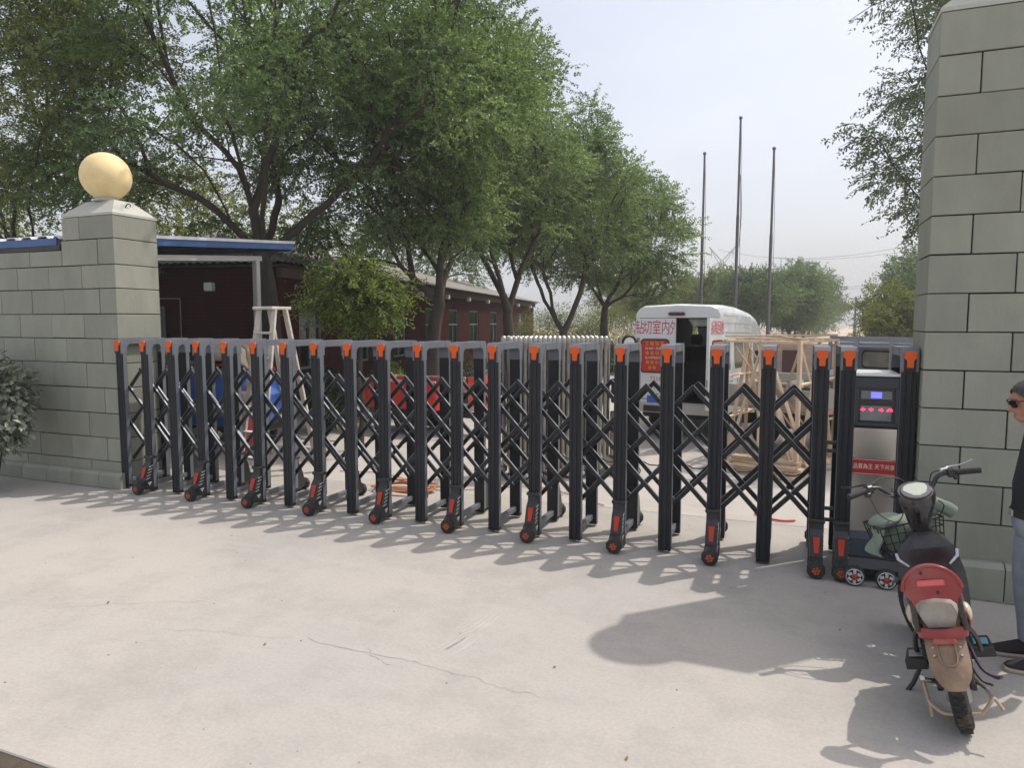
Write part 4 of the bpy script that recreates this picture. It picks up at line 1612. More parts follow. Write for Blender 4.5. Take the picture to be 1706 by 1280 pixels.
# display surround
m = MB()
x0, x1, z0, z1 = cx - cw / 2 + .004, cx + cw / 2 - .004, 1.165, 1.535
wx0, wx1, wz0, wz1 = cx - .125, cx + .125, 1.19, 1.452
m.box(Vector((cx, FY - .012, (z0 + wz0) / 2)) - mo, (x1 - x0, .03, wz0 - z0), ch=.004)
m.box(Vector((cx, FY - .012, (z1 + wz1) / 2)) - mo, (x1 - x0, .03, z1 - wz1), ch=.004)
m.box(Vector(((x0 + wx0) / 2, FY - .012, (wz0 + wz1) / 2)) - mo, (wx0 - x0, .028, wz1 - wz0))
m.box(Vector(((x1 + wx1) / 2, FY - .012, (wz0 + wz1) / 2)) - mo, (x1 - wx1, .028, wz1 - wz0))
sur = m.build("display_surround", NAVY, head)
MB().box(Vector((cx, FY + .002, (wz0 + wz1) / 2)) - mo, (wx1 - wx0, .008, wz1 - wz0)).build("display_back", mat("screen_black", (.012, .012, .014), rough=.2), sur)
SCR = mat("screen_glass", (0.10, 0.125, 0.135), rough=0.10, var=0.15, vscale=12, spec=.9)
MB().box(Vector((cx - .002, FY - .008, 1.402)) - mo, (.212, .012, .066), ch=.003).build("upper_screen", SCR, sur)
MB().box(Vector((cx - .002, FY - .008, 1.262)) - mo, (.212, .012, .115), ch=.003).build("lower_screen", SCR, sur)
BLUE_LED = mat("blue_led", (0.05, 0.05, 0.8), emit=(0.10, 0.10, 1.0), estr=2.6, var=0)
RED_LED = mat("red_led", (0.8, 0.02, 0.05), emit=(1.0, 0.03, 0.10), estr=2.4, var=0)
m = MB()
for i in range(7):
    for j in range(4):
        m.box(Vector((cx - .034 + i * .0105, FY - .0150, 1.384 + j * .0115)) - mo, (.0085, .003, .0095))
m.build("blue_digits", BLUE_LED, head)
m = MB()
GLY = (("0011000", "0111110", "1111110", "0011000"), ("0011000", "1111110", "0111110", "0011000"), ("0001100", "0111100", "1111110", "0001100"), ("0011110", "0110011", "1101111", "1100011"))
for gi, gl in enumerate(GLY):
    for r_, row in enumerate(gl):
        for c_, ch_ in enumerate(row):
            if ch_ == "1":
                m.box(Vector((cx - .105 + gi * .0555 + (0.012 if gi > 1 else 0) + c_ * .0056, FY - .0150, 1.300 - r_ * .0062)) - mo, (.0050, .003, .0054))
m.build("red_arrows", RED_LED, head)
MB().box(Vector((cx, FY - .004, .745)) - mo, (cw - .010, .014, .81), ch=.003).build("steel_panel", STEEL, head)
MB().box(Vector((cx, FY - .0125, .852)) - mo, (cw - .010, .005, .122)).build("slogan_strip", mat("slogan_red", (0.33, 0.018, 0.022), rough=.35, var=.05), head)
for zz in (.852 + .054, .852 - .054):
    MB().box(Vector((cx, FY - .0155, zz)) - mo, (cw - .012, .0025, .0035)).build("strip_line", mat("strip_line_white", (.65, .5, .45), rough=.4), head)
text_part("slogan_lettering", "品質為王 天下共享", .043, frame_M(Vector((cx, FY - .0165, .852)) - mo, (1, 0, 0), (0, 0, 1)),
          mat("slogan_gold", (0.72, 0.62, 0.50), rough=.45, var=.04), head, squeeze=.80)
# lower housing, bumper and wheels
m = MB()
m.prism([(FY - .03 - mo.y, .345), (FY + .02 - mo.y, .352), (FY + .3 - mo.y, .352), (FY + .3 - mo.y, .10), (FY - .10 - mo.y, .10), (FY - .10 - mo.y, .18), (FY - .06 - mo.y, .30)],
        MX0 + .055 - mo.x, MX1 - .055 - mo.x, 'yz')
m.build("lower_housing", NAVY, head)
m = MB()
m.prism([(FY - .12 - mo.y, .17), (FY - .02 - mo.y, .175), (FY + .25 - mo.y, .17), (FY + .25 - mo.y, .055), (FY - .165 - mo.y, .055), (FY - .18 - mo.y, .11)],
        MX0 - .02 - mo.x, MX1 + .04 - mo.x, 'yz')
m.build("bumper", BLACK_PLASTIC, head)
MB().lathe([(.016, 0), (.016, .012), (0, .014)], 'y', Vector((cx + .02, FY - .085, .265)) - mo, 12, M=Matrix.Rotation(math.pi, 3, 'Z')).build("red_button", RED_REFL, head)
SILVER = mat("silver_hub", (0.62, 0.62, 0.62), rough=.35, metal=.4, var=.06)
for wx in (0.497, 0.707):
    wl_ = MB().lathe([(.05, -.03), (.068, -.028), (.074, -.015), (.074, .02), (.06, .03)], 'y', Vector((wx, 5.635, .074)) - mo, 20).build("wheel", RUBBER, head)
    q = MB()
    for k in range(6):
        a = math.pi / 3 * k
        M_ = Matrix.Rotation(-a, 3, 'Y')
        c_ = Vector((wx + math.sin(a) * .036, 5.602, .074 + math.cos(a) * .036)) - mo
        q.box(c_, (.022, .008, .030), M_, ch=.002)
    q.lathe([(.060, -.030), (.060, -.035), (.054, -.036), (.054, -.030)], 'y', Vector((wx, 5.635, .074)) - mo, 24)
    q.build("spokes", SILVER, wl_)
    MB().lathe([(.02, -.036), (.018, -.042), (0, -.043)], 'y', Vector((wx, 5.635, .074)) - mo, 12).build("hub_cap", RED_REFL, wl_)
# ------------------------------------------------------------------ old folded stainless gate inside the yard
og = thing("steel_gate", "old folded stainless steel gate with round topped posts standing in the yard", "folding gate", (-2.45, 8.4, 0), (0, 0, math.atan2(0.88, 1.32)))
# local x along the row, local y depth
NP = 21
spc = 1.28 / NP
pm_ = MB().tube([(0, 0, .09), (0, 0, 1.72)], .024, 10).mesh("tube_post", OLD_STEEL)
kn_ = MB().lathe([(.024, 1.60), (.040, 1.62), (.042, 1.70), (.038, 1.745), (.024, 1.772), (0, 1.778)], n=14).mesh("knob", OLD_STEEL)
for i in range(NP):
    x = -.86 + i * spc
    for y in (0, .42):
        link_mesh("tube_post", pm_, og, (x, y, 0))
        link_mesh("knob", kn_, og, (x, y, 0))
m = MB()
for i in range(NP):
    x = -.86 + i * spc
    m.bar((x, 0, 1.66), (x, .42, 1.66), .03, .03)
    m.bar((x, 0, .16), (x, .42, .16), .03, .03)
m.build("cross_rails", OLD_STEEL, og)
m = MB()
for i in range(NP - 1):
    x = -.86 + i * spc
    for y in (.05, .37):
        for z0 in (.25, .62, .99):
            m.bar((x, y, z0), (x + spc, y + .012, z0 + .40), .006, .02)
            m.bar((x + spc, y, z0), (x, y + .012, z0 + .40), .006, .02)
m.build("lattice_bars", OLD_STEEL, og, kind="stuff")
wt = MB().lathe([(.03, -.02), (.05, -.018), (.055, 0), (.05, .018), (.03, .02)], 'y', (0, 0, .055), 14).mesh("castor", RUBBER)
wh = MB().lathe([(.034, -.022), (.03, -.026), (0, -.027)], 'y', (0, 0, .055), 12).mesh("castor_disc", SILVER)
for i in range(0, NP, 3):
    for y in (-.03, .45):
        c = link_mesh("castor", wt, og, (-.86 + i * spc, y, 0))
        link_mesh("castor_disc", wh, c, (0, 0, 0))
        MB().box((0, .0, .12), (.05, .07, .06), ch=.008).build("castor_fork", OLD_STEEL, c)
# end frame with arched head
AR = mat("arch_black", (0.02, 0.02, 0.024), rough=.4)
m = MB()
for x in (.55, .80):
    m.tube([(x, 0, .06), (x, 0, 1.755)], .023, 12)
    m.tube([(x, .42, .06), (x, .42, 1.755)], .023, 12)
m.build("end_posts", OLD_STEEL, og)
m = MB()
pts = [(.59, 0.01, 1.12)] + [(.675 - .085 * math.cos(math.pi * k / 10), .01, 1.69 + .085 * math.sin(math.pi * k / 10)) for k in range(11)] + [(.76, .01, 1.12)]
m.tube(pts, .020, 8)
m.build("arch_trim", AR, og)
m = MB()
m.prism([(.60, 1.20)] + [(.675 - .07 * math.cos(math.pi * k / 10), 1.69 + .07 * math.sin(math.pi * k / 10)) for k in range(11)] + [(.75, 1.20)], .0, .03, 'xz')
m.build("head_panel", WHITE_PAINT, og)
m = MB()
m.box((.675, .2, 1.05), (.2, .36, .32), ch=.01)
m.build("motor_box", AR, og)
m = MB()
m.lathe([(.075, -.02), (.08, -.024), (.085, -.02)], 'y', (.675, .02, 1.03), 20)
m.build("ring_emblem", mat("ring_grey", (.3, .3, .3), rough=.4), og)
m = MB()
m.box((.675, .2, .42), (.22, .36, .72), ch=.01)
m.build("lower_panel", OLD_STEEL, og)
m = MB()
m.box((.62, -.005, .82), (.07, .012, .12))
m.build("red_lamp", RED_REFL, og)
m = MB().box((.675, .2, .12), (.30, .46, .13), ch=.01)
m.build("base_box", OLD_STEEL, og)
for x in (.58, .78):
    c = link_mesh("castor", wt, og, (x, -.05, 0))
    link_mesh("castor_disc", wh, c, (0, 0, 0))

# ------------------------------------------------------------------ paint stained stepladder
LADW = mat("paint_stained_wood", (0.60, 0.56, 0.50), rough=.8, var=.2, vscale=8, bump=.3, dirt=.5, dirtcol=(.36, .16, .12), dscale=7)
ld = thing("stepladder", "paint stained white wooden stepladder standing behind the black folding gate", "stepladder", (-5.97, 7.0, 0), (0, 0, R(-10)))
Htop = 2.12
top = MB().box((0, 0, Htop), (.36, .30, .035), ch=.006)
top.build("top_step", LADW, ld)
legs = {}
for nm, sy, sp in (("front_leg", -1, .42), ("rear_leg", 1, .50)):
    for sx in (-1, 1):
        a, b = Vector((sx * .14, sy * .08, Htop - .01)), Vector((sx * .205, sy * sp, 0.0))
        q = MB().bar(a, b, .075, .032, up=(0, 1, 0), ch=.004)
        q.build(nm, LADW, ld)
for k in range(1, 7):
    u = k / 7
    y, x, z_ = -(.08 + (.42 - .08) * u), .14 + .065 * u, (Htop) * (1 - u)
    MB().box((0, y, z_), (2 * x, .09, .028), (R(0), 0, 0), ch=.004).build("tread", LADW, ld)
for k in (2, 4, 6):
    u = k / 7
    y, x, z_ = (.08 + (.50 - .08) * u), .14 + .065 * u, (Htop) * (1 - u)
    MB().box((0, y, z_), (2 * x, .03, .05), ch=.004).build("rear_rail", LADW, ld)

# ------------------------------------------------------------------ red cargo tricycle
RED_PAINT = mat("cargo_red", (0.66, 0.050, 0.032), rough=.42, var=.10, dirt=.12, dirtcol=(.3, .1, .07))
tr = thing("cargo_tricycle", "red sided cargo tricycle with black lettering parked in front of the brick building", "tricycle", (-5.9, 11.0, 0), (0, 0, R(-4)))
# local: x forward (to the right), box from x=-1.1..0.35
for y in (-.5, .5):
    q = MB().box((-.35, y, .68), (1.5, .03, .46), ch=.006)
    for k in range(4):
        q.box((-1.0 + k * .43, y + math.copysign(.02, y), .68), (.035, .02, .44))
    q.build("side_panel", RED_PAINT, tr)
for x in (-1.09, .39):
    MB().box((x, 0, .68), (.03, .97, .46), ch=.006).build("end_panel", RED_PAINT, tr)
MB().box((-.35, 0, .445), (1.46, .96, .03)).build("floor", DARKSOFFIT, tr)
m = MB()
for y in (-.515, .515):
    m.bar((-1.1, y, .935), (.40, y, .935), .035, .03)
m.bar((-1.1, -.5, .935), (-1.1, .5, .935), .03, .03)
m.build("top_rail", mat("pale_rail", (.52, .48, .40), rough=.6, var=.15), tr)
for y in (-.42, .42):
    w_ = MB().lathe([(.16, -.05), (.25, -.045), (.275, -.02), (.275, .02), (.25, .045), (.16, .05)], 'y', (-.25, y, .275), 24).build("wheel", RUBBER, tr)
    MB().lathe([(.165, -.03), (.15, -.045), (.05, -.05), (.05, .05), (.15, .045), (.165, .03)], 'y', (-.25, y, .275), 18).build("rim", OLD_STEEL, w_)
    MB().prism([(-.57, .30), (-.52, .50), (-.25, .585), (.02, .50), (.07, .30), (.03, .30), (-.02, .47), (-.25, .55), (-.48, .47), (-.53, .30)], y - .08, y + .08, 'xz').build("mudguard", DARK_METAL, tr)
w_ = MB().lathe([(.15, -.04), (.23, -.035), (.255, -.015), (.255, .015), (.23, .035), (.15, .04)], 'y', (1.22, 0, .255), 24).build("wheel", RUBBER, tr)
MB().lathe([(.155, -.03), (.04, -.045), (.04, .045), (.155, .03)], 'y', (1.22, 0, .255), 18).build("rim", OLD_STEEL, w_)
m = MB()
for y in (-.09, .09):
    m.tube([(1.22, y, .255), (1.02, y, .72), (.96, y * .6, .98)], .02, 8)
m.tube([(.96, -.33, 1.08), (.98, -.16, 1.05), (.99, 0, 1.0), (.98, .16, 1.05), (.96, .33, 1.08)], .014, 8)
m.build("fork", DARK_METAL, tr)
m = MB()
m.loft([[(1.02, -.26, .45), (1.02, .26, .45), (.99, .26, 1.02), (.99, -.26, 1.02)], [(1.06, -.26, .45), (1.06, .26, .45), (1.03, .22, 1.02), (1.03, -.22, 1.02)]], smooth=False)
m.build("front_fairing", RED_PAINT, tr)
MB().box((.98, -.285, .74), (.16, .02, .58), ch=.02).build("side_banner", mat("banner_red", (.72, .075, .045), rough=.45, var=.1, dirt=.5, dirtcol=(.75, .45, .25), dscale=9), tr)
MB().box((.60, 0, .72), (.36, .42, .12), ch=.04).build("seat", BLACK_PLASTIC, tr)
m = MB()
m.bar((-1.0, -.25, .39), (1.0, -.10, .33), .05, .07)
m.bar((-1.0, .25, .39), (1.0, .10, .33), .05, .07)
m.box((.55, 0, .50), (.34, .34, .3), ch=.03)
m.build("frame", DARK_METAL, tr)
m = MB().box((.88, -.18, .50), (.3, .25, .10), ch=.03)
m.build("foot_guard", mat("grey_guard", (.45, .44, .42), rough=.5, var=.1), tr)
INK = mat("black_lettering", (.018, .015, .015), rough=.6, var=.05)
text_part("lettering", "JR\nAGE", .12, frame_M((-.62, -.5175, .62), (1, 0, 0), (0, 0, 1)), INK, tr, squeeze=1.1)
text_part("lettering", "EED", .12, frame_M((-.05, -.5175, .60), (1, 0, 0), (0, 0, 1)), INK, tr, squeeze=1.1)

# ------------------------------------------------------------------ blue and white mobility cab under the awning
BLUEP = mat("blue_car_paint", (0.035, 0.14, 0.52), rough=.25, var=.06, coat=.5)
CREAM = mat("cream_panel", (0.62, 0.56, 0.45), rough=.35, var=.08, coat=.3)
REDP = mat("deep_red_stripe", (0.32, 0.018, 0.025), rough=.35, var=.06)
lb = thing("three_wheeler", "blue and cream three wheeled cab with a deep red stripe under the awning", "three wheeler", (-8.35, 8.9, 0), (0, 0, R(8)))


def cabring(x, z0, z1, w):
    return [(x, -w, z0), (x, -w * 1.02, (z0 + z1) / 2), (x, -w * .86, z1 - .06), (x, -w * .5, z1), (x, w * .5, z1), (x, w * .86, z1 - .06), (x, w * 1.02, (z0 + z1) / 2), (x, w, z0)]


def cabloft(sec, nm, mt):
    m_ = MB()
    m_.loft([cabring(*s_) for s_ in sec])
    return m_.build(nm, mt, lb)


cabloft([(-.78, .34, 1.05, .44), (-.5, .32, 1.20, .47), (0, .32, 1.26, .48), (.35, .32, 1.22, .46), (.60, .34, 1.02, .40), (.70, .38, .80, .30)], "body", BLUEP)
cabloft([(-.62, 1.19, 1.26, .45), (-.3, 1.255, 1.33, .46), (.1, 1.265, 1.34, .46), (.36, 1.22, 1.29, .44), (.47, 1.15, 1.20, .40)], "stripe", REDP)
cabloft([(-.55, 1.265, 1.55, .40), (-.3, 1.335, 1.64, .42), (.1, 1.345, 1.62, .41), (.33, 1.295, 1.45, .38), (.42, 1.22, 1.32, .34)], "top_panel", CREAM)
MB().box((-.56, 0, 1.42), (.05, .74, .34), (0, .15, 0), ch=.02).build("rear_window", PANE, lb)
MB().box((-.30, -.455, 1.44), (.40, .02, .2), ch=.03).build("side_window", PANE, lb)
MB().box((.50, -.41, .92), (.14, .05, .11), ch=.02).build("tail_lamp", ORANGE, lb)
MB().box((.52, -.41, .80), (.10, .05, .06), ch=.02).build("white_lamp", WHITE_PAINT, lb)
MB().box((0, 0, .30), (1.5, .84, .14), ch=.03).build("sill", BLACK_PLASTIC, lb)
for (x, y) in ((-.45, -.40), (-.45, .40), (.50, 0)):
    w_ = MB().lathe([(.1, -.05), (.19, -.05), (.21, -.02), (.21, .02), (.19, .05), (.1, .05)], 'y', (x, y, .21), 20).build("wheel", RUBBER, lb)
    MB().lathe([(.11, -.04), (.05, -.055), (0, -.055)], 'y', (x, y, .21), 16).build("rim", OLD_STEEL, w_)
bk2 = thing("red_bucket", "red plastic tub with a striped pink rim below the blue three wheeler", "tub", (-7.42, 8.05, 0))
MB().lathe([(.15, 0), (.19, .60), (.175, .60), (.14, .03)], n=20).build("tub", mat("tub_red", (.42, .035, .035), rough=.5, var=.12), bk2)
MB().lathe([(.192, .60), (.20, .63), (.195, .66), (.20, .69), (.195, .72), (.20, .75), (.18, .78), (.0, .79)], n=20).build("striped_lid", mat("lid_pink", (.62, .18, .19), rough=.5, var=.1), bk2)
MB().box((0, 0, .86), (.28, .22, .14), ch=.02).build("parcel", mat("pale_parcel", (.55, .42, .38), rough=.8, var=.15), bk2)
pl = thing("wooden_pole", "knobbly wooden pole leaning beside the blue three wheeler", "pole", (-7.28, 8.12, 0), (0, 0, 0))
MB().tube(smooth_path([(.22, .05, 0), (.10, .02, .5), (.02, 0, .95), (-.06, -.02, 1.3), (-.12, -.02, 1.55), (-.20, -.03, 1.62)], 4), [.022 + .006 * math.sin(k * 1.9) for k in range(21)], 8).build("shaft", mat("bare_branch", (.42, .26, .13), rough=.8, var=.25, vscale=9), pl)

# ------------------------------------------------------------------ white van with its right rear door open
VW = mat("van_white", (0.74, 0.755, 0.75), rough=.28, var=.03, coat=.35, dirt=.16, dirtcol=(.45, .43, .38), dscale=1.4)
VB = mat("van_inside", (0.014, 0.014, 0.016), rough=.7, var=.2)
van = thing("white_van", "white high roofed van, right rear door swung open, red lettering", "van", (-1.735, 11.75, 0), (0, 0, R(-9)))
# local: y forward, x right; rear face at y = 0
van.scale = (.945, 1, 1)
HWD, LEN = .80, 4.6


def vsec(y, zr, wt_=.725, zb=.42, wb=HWD):
    """half outline from sill up to roof centre, mirrored; wt_ half width at the roof edge."""
    rt = [(wb * .97, zb), (wb, zb + .28), (wb * 1.0, .98), (wb * .985, 1.25), (wb * .955, 1.66), (wt_ + .02, zr - .16), (wt_ - .015, zr - .06), (wt_ - .12, zr - .012), (0, zr + .012)]
    lf = [(-x, z_) for x, z_ in rt[:-1]][::-1]
    return [(x, y, z_) for x, z_ in rt + lf]


ysr = [(.0, 2.20), (.06, 2.235), (.6, 2.245), (1.4, 2.22), (2.2, 2.16), (2.75, 2.06), (3.15, 1.90)]
rings = [vsec(y, zr) for y, zr in ysr]
m = MB()
m.loft(rings, cap=False, closed=False)
m.build("body", VW, van)
m = MB()       # cab front: windscreen slope and bonnet
def vfront(y, zt_, w_):
    rt = [(w_ * .97, .42), (w_, .70), (w_, .95), (w_ * .95, zt_ - .05), (w_ * .80, zt_), (0, zt_ + .02)]
    return [(x, y, z_) for x, z_ in rt] + [(-x, y, z_) for x, z_ in rt[:-1]][::-1]
m.loft([vfront(3.15, 1.40, .79), vfront(3.75, 1.20, .78), (vfront(4.25, 1.05, .74)), vfront(4.55, .85, .66)])
m.build("bonnet", VW, van)
m = MB()
m.loft([[(-.60, 3.16, 1.86), (.60, 3.16, 1.86), (.68, 3.72, 1.24), (-.68, 3.72, 1.24)], [(-.60, 3.18, 1.86), (.60, 3.18, 1.86), (.68, 3.74, 1.24), (-.68, 3.74, 1.24)]], smooth=False)
m.build("windscreen", glass_mat("van_glass", trans=.8), van)
m = MB()      # rear frame: header, pillars, sill
def rearpanel(poly, nm, mt, y0=-.03, y1=.03, par=None):
    q = MB()
    q.prism(poly, y0, y1, 'xz')
    return q.build(nm, mt, par or van)
rearpanel([(-.745, 2.02), (.745, 2.02), (.738, 2.09), (.70, 2.15), (.58, 2.195), (0, 2.222), (-.58, 2.195), (-.70, 2.15), (-.738, 2.09)], "rear_header", VW, -.035, .05)
for s_ in (-1, 1):
    rearpanel([(s_ * .755, .60), (s_ * .80, .60), (s_ * .80, .98), (s_ * .788, 1.25), (s_ * .764, 1.66), (s_ * .745, 2.03), (s_ * .705, 2.03), (s_ * .724, 1.66), (s_ * .745, 1.25), (s_ * .755, .98)], "rear_pillar", VW, -.02, .05)
rearpanel([(-.78, .44), (.78, .44), (.78, .60), (-.78, .60)], "rear_sill", VW, -.02, .06)
MB().box((0, -.06, 2.085), (.30, .05, .055), ch=.02).build("brake_lamp", mat("brake_dark", (.10, .012, .015), rough=.25), van)
# interior
m = MB()
m.box((0, 1.6, .58), (1.44, 3.1, .04))
m.box((.70, 1.6, 1.1), (.02, 3.1, 1.0))
m.box((-.70, 1.6, 1.1), (.02, 3.1, 1.0))
m.box((0, 1.6, 2.02), (1.14, 3.1, .03))
m.box((.705, 1.6, 1.80), (.02, 3.1, .46), (0, R(-4), 0))
m.box((-.705, 1.6, 1.80), (.02, 3.1, .46), (0, R(4), 0))
m.build("lining", VB, van)
SEAT = mat("seat_cloth", (0.020, 0.020, 0.024), rough=.8, var=.2)
for x in (-.36, .36):
    q = MB()
    q.box((x, 2.35, 1.08), (.52, .16, .80), (R(-8), 0, 0), ch=.05)
    q.box((x, 2.15, .72), (.52, .5, .16), ch=.05)
    q.box((x, 2.32, 1.60), (.26, .12, .22), ch=.05)
    q.build("seat", SEAT, van)
MB().box((0, 1.05, .95), (1.2, .5, .6), ch=.04).build("cargo", SEAT, van)
# left rear door (closed)
ldpoly = [(-.752, .61), (-.012, .61), (-.012, 2.012), (-.702, 2.012), (-.721, 1.66), (-.742, 1.25), (-.752, .98)]
dl = rearpanel(ldpoly, "rear_door", VW, -.055, -.015)
SIGNR = mat("window_sign_red", (.50, .030, .022), rough=.45, var=.06)
RUBS = mat("window_rubber", (.02, .02, .02), rough=.6)


def rrect(x0, z0, x1, z1, r, k=4):
    P = []
    for cx_, cz_, a0 in ((x1 - r, z1 - r, 0), (x0 + r, z1 - r, 90), (x0 + r, z0 + r, 180), (x1 - r, z0 + r, 270)):
        for i in range(k + 1):
            a = R(a0 + 90 * i / k)
            P.append((cx_ + r * math.cos(a), cz_ + r * math.sin(a)))
    return P


rearpanel(rrect(-.645, 1.10, -.115, 1.672, .07), "window_seal", RUBS, -.066, -.05, dl)
rearpanel(rrect(-.620, 1.125, -.140, 1.647, .055), "window_sign", SIGNR, -.071, -.060, dl)
YEL = mat("sign_yellow", (.72, .45, .05), rough=.5, var=.04)
WHT = mat("sign_white", (.75, .70, .62), rough=.5, var=.04)
MAG = mat("van_red_lettering", (.52, .035, .085), rough=.45, var=.06)
# van right = +x, seen from behind: reading direction +x
FMr = lambda x, z_, y=-.0725: frame_M((x, y, z_), (1, 0, 0), (0, 0, 1))
text_part("sign_lettering", "工 程 钻 孔", .075, FMr(-.38, 1.585), YEL, dl)
text_part("sign_lettering", "38-400一次成孔", .052, FMr(-.38, 1.508), WHT, dl)
text_part("sign_lettering", "墙 梁 切 割", .072, FMr(-.38, 1.428), YEL, dl)
text_part("sign_lettering", "高大厚墙体切割", .050, FMr(-.38, 1.352), WHT, dl)
text_part("sign_lettering", "路 面 切 割", .065, FMr(-.38, 1.275), YEL, dl)
text_part("sign_lettering", "拆 除", .062, FMr(-.42, 1.185), YEL, dl)
text_part("door_lettering", "钻", .255, FMr(-.66, 1.845, -.0565), MAG, dl, squeeze=.62)
text_part("door_lettering", "切室内", .255, FMr(-.355, 1.845, -.0565), MAG, dl, squeeze=.64)
text_part("door_lettering", "夕", .265, FMr(-.070, 1.840, -.0565), MAG, dl, squeeze=.42)
text_part("phone_number", "7316", .105, FMr(-.36, 1.00, -.0565), MAG, dl, squeeze=.95, spacing=1.05)
text_part("phone_number", "73166", .105, FMr(-.33, .875, -.0565), MAG, dl, squeeze=.95, spacing=1.05)
MB().box((-.36, -.064, .745), (.10, .02, .03), ch=.006).build("door_handle", RUBS, dl)
MB().box((-.33, -.062, .655), (.36, .012, .13), ch=.01).build("number_plate", mat("plate_blue", (.025, .12, .55), rough=.4, var=.04), van)
text_part("plate_number", "51", .105, FMr(-.26, .655, -.069), WHT, van, squeeze=.8, spacing=1.1)
# right rear door: hinged at the right pillar, swung out about ninety degrees
dr_ = bpy.data.objects.new("rear_door", None)
dr_.empty_display_size = .1
COL.objects.link(dr_)
dr_.parent = van
dr_.location = (.785, -.035, 0)
dr_.rotation_euler = (0, 0, R(86))
dr_["label"] = "open right rear door with pink and red lettering"
rdp = [(-x - .752, z_) for x, z_ in ldpoly]        # hinge edge at x=0, free edge at x=-.73


def onleaf(poly, nm, mt, y0, y1):
    q = MB()
    q.prism(poly, y0, y1, 'xz')
    return q.build(nm, mt, dr_)


# leaf of the open door (closed position: outer face towards -y, hinge edge at local x=0)
onleaf([(p[0], p[1]) for p in rdp], "door_leaf", VW, -.045, 0.0)
sgw = onleaf(rrect(-.625, 1.10, -.10, 1.672, .07), "window_seal", RUBS, -.054, -.04)
onleaf(rrect(-.600, 1.125, -.125, 1.647, .055), "window_sign", mat("window_sign_orange", (.66, .16, .05), rough=.45, var=.08), -.060, -.05)
onleaf(rrect(-.595, 1.43, -.13, 1.50, .02), "sign_band", WHT, -.0625, -.055)
FMd = lambda x, z_, y=-.061: frame_M((x, y, z_), (1, 0, 0), (0, 0, 1))
text_part("sign_lettering", "工程钻孔", .10, FMd(-.362, 1.56), YEL, dr_)
text_part("sign_lettering", "切割拆除", .10, FMd(-.362, 1.33), YEL, dr_)
text_part("sign_lettering", "一次成孔", .09, FMd(-.362, 1.20), YEL, dr_)
text_part("door_lettering", "拆除回收", .235, FMd(-.37, 1.845, -.0465), mat("van_pink_lettering", (.68, .10, .16), rough=.45, var=.06), dr_, squeeze=.66)
onleaf(rrect(-.70, .66, -.06, 1.02, .05), "inner_trim", VB, .0, .018)
for zz in (.80, 1.30, 1.85):
    MB().box((-.775, -.045, zz), (.05, .045, .07), ch=.01).build("hinge", VW, van)
    MB().box((.012, .012, zz), (.05, .05, .07), ch=.01).build("hinge", VW, dr_)
MB().box((-.03, -.062, 1.02), (.035, .02, .16), ch=.006).build("lock_plate", RUBS, dl)
MB().box((-.73, -.02, 1.02), (.02, .03, .12), ch=.004).build("latch", RUBS, dr_)
for zz in (.66, 2.0):
    MB().box((-.375, -.058, zz), (.68, .006, .012)).build("door_crease", RUBS if zz < 1 else VW, dl)
MB().tube([(.70, .01, 2.0), (.735, .01, 1.66), (.752, .01, 1.2), (.757, .01, .62)], .012, 6).build("door_seal", RUBS, van)
# bumper, lamps, wheels, side windows
m = MB()
m.loft([[(-.80, .06, .44), (-.80, -.10, .44), (-.80, -.12, .58), (-.80, -.02, .62)], [(.80, .06, .44), (.80, -.10, .44), (.80, -.12, .58), (.80, -.02, .62)]], smooth=False)
m.build("bumper", mat("bumper_grey", (.55, .53, .48), rough=.5, var=.1, dirt=.3), van)
MB().box((-.30, -.123, .51), (.5, .012, .10), ch=.004).build("bumper_recess", RUBS, van)
for s_ in (-1, 1):
    q = MB().box((s_ * .775, .0, .86), (.05, .07, .42), ch=.015)
    q.build("tail_lamp", mat("tail_red", (.42, .015, .02), rough=.2, coat=.5), van)
GLS = mat("dark_side_glass", (.02, .026, .028), rough=.06, spec=.8, var=.1)
def sidewin(y0, y1, z0, z1, nm="side_window"):
    for s_ in (1, -1):
        q = MB()
        def X(z_):
            return s_ * ((.788 + (.764 - .788) * (z_ - 1.25) / .41) + .006)
        P = rrect(y0, z0, y1, z1, .06)
        ring = [(X(z_), y, z_) for y, z_ in P]
        ring2 = [(X(z_) - s_ * .03, y, z_) for y, z_ in P]
        q.loft([ring, ring2], smooth=False)
        q.build(nm, GLS, van)
for y0, y1 in ((.32, .52), (.85, 1.50), (1.60, 2.15), (2.35, 3.05)):
    sidewin(y0, y1, 1.16, 1.66)
for s_ in (-1, 1):
    q = MB()
    for zz in (1.00, 1.80, 1.95, 2.06):
        q.bar((s_ * (.802 if zz < 1.5 else (.760 if zz < 1.9 else .750 if zz < 2 else .742)), .15, zz), (s_ * (.802 if zz < 1.5 else .758 if zz < 1.9 else .745 if zz < 2 else .73), 2.2, zz - (.03 if zz > 1.5 else 0)), .02, .025)
    q.build("side_moulding", VW, van)
for y in (.95, 3.75):
    for s_ in (-1, 1):
        w_ = MB().lathe([(.19, -.09), (.27, -.09), (.31, -.06), (.31, .06), (.27, .09), (.19, .09)], 'x', (s_ * .66, y, .31), 24).build("wheel", RUBBER, van)
        MB().lathe([(.2, s_ * .07), (.16, s_ * .085), (.06, s_ * .06), (0, s_ * .06)], 'x', (s_ * .66, y, .31), 20).build("rim", OLD_STEEL, w_)
m = MB()
m.box((0, 2.2, .40), (1.30, 4.2, .12))
m.build("underbody", RUBS, van)
for s_ in (-1, 1):
    MB().box((s_ * .90, 3.2, 1.30), (.12, .10, .20), ch=.03).build("mirror", BLACK_PLASTIC, van)
STK = mat("pale_blue_sticker", (.30, .52, .66), rough=.5, var=.1)
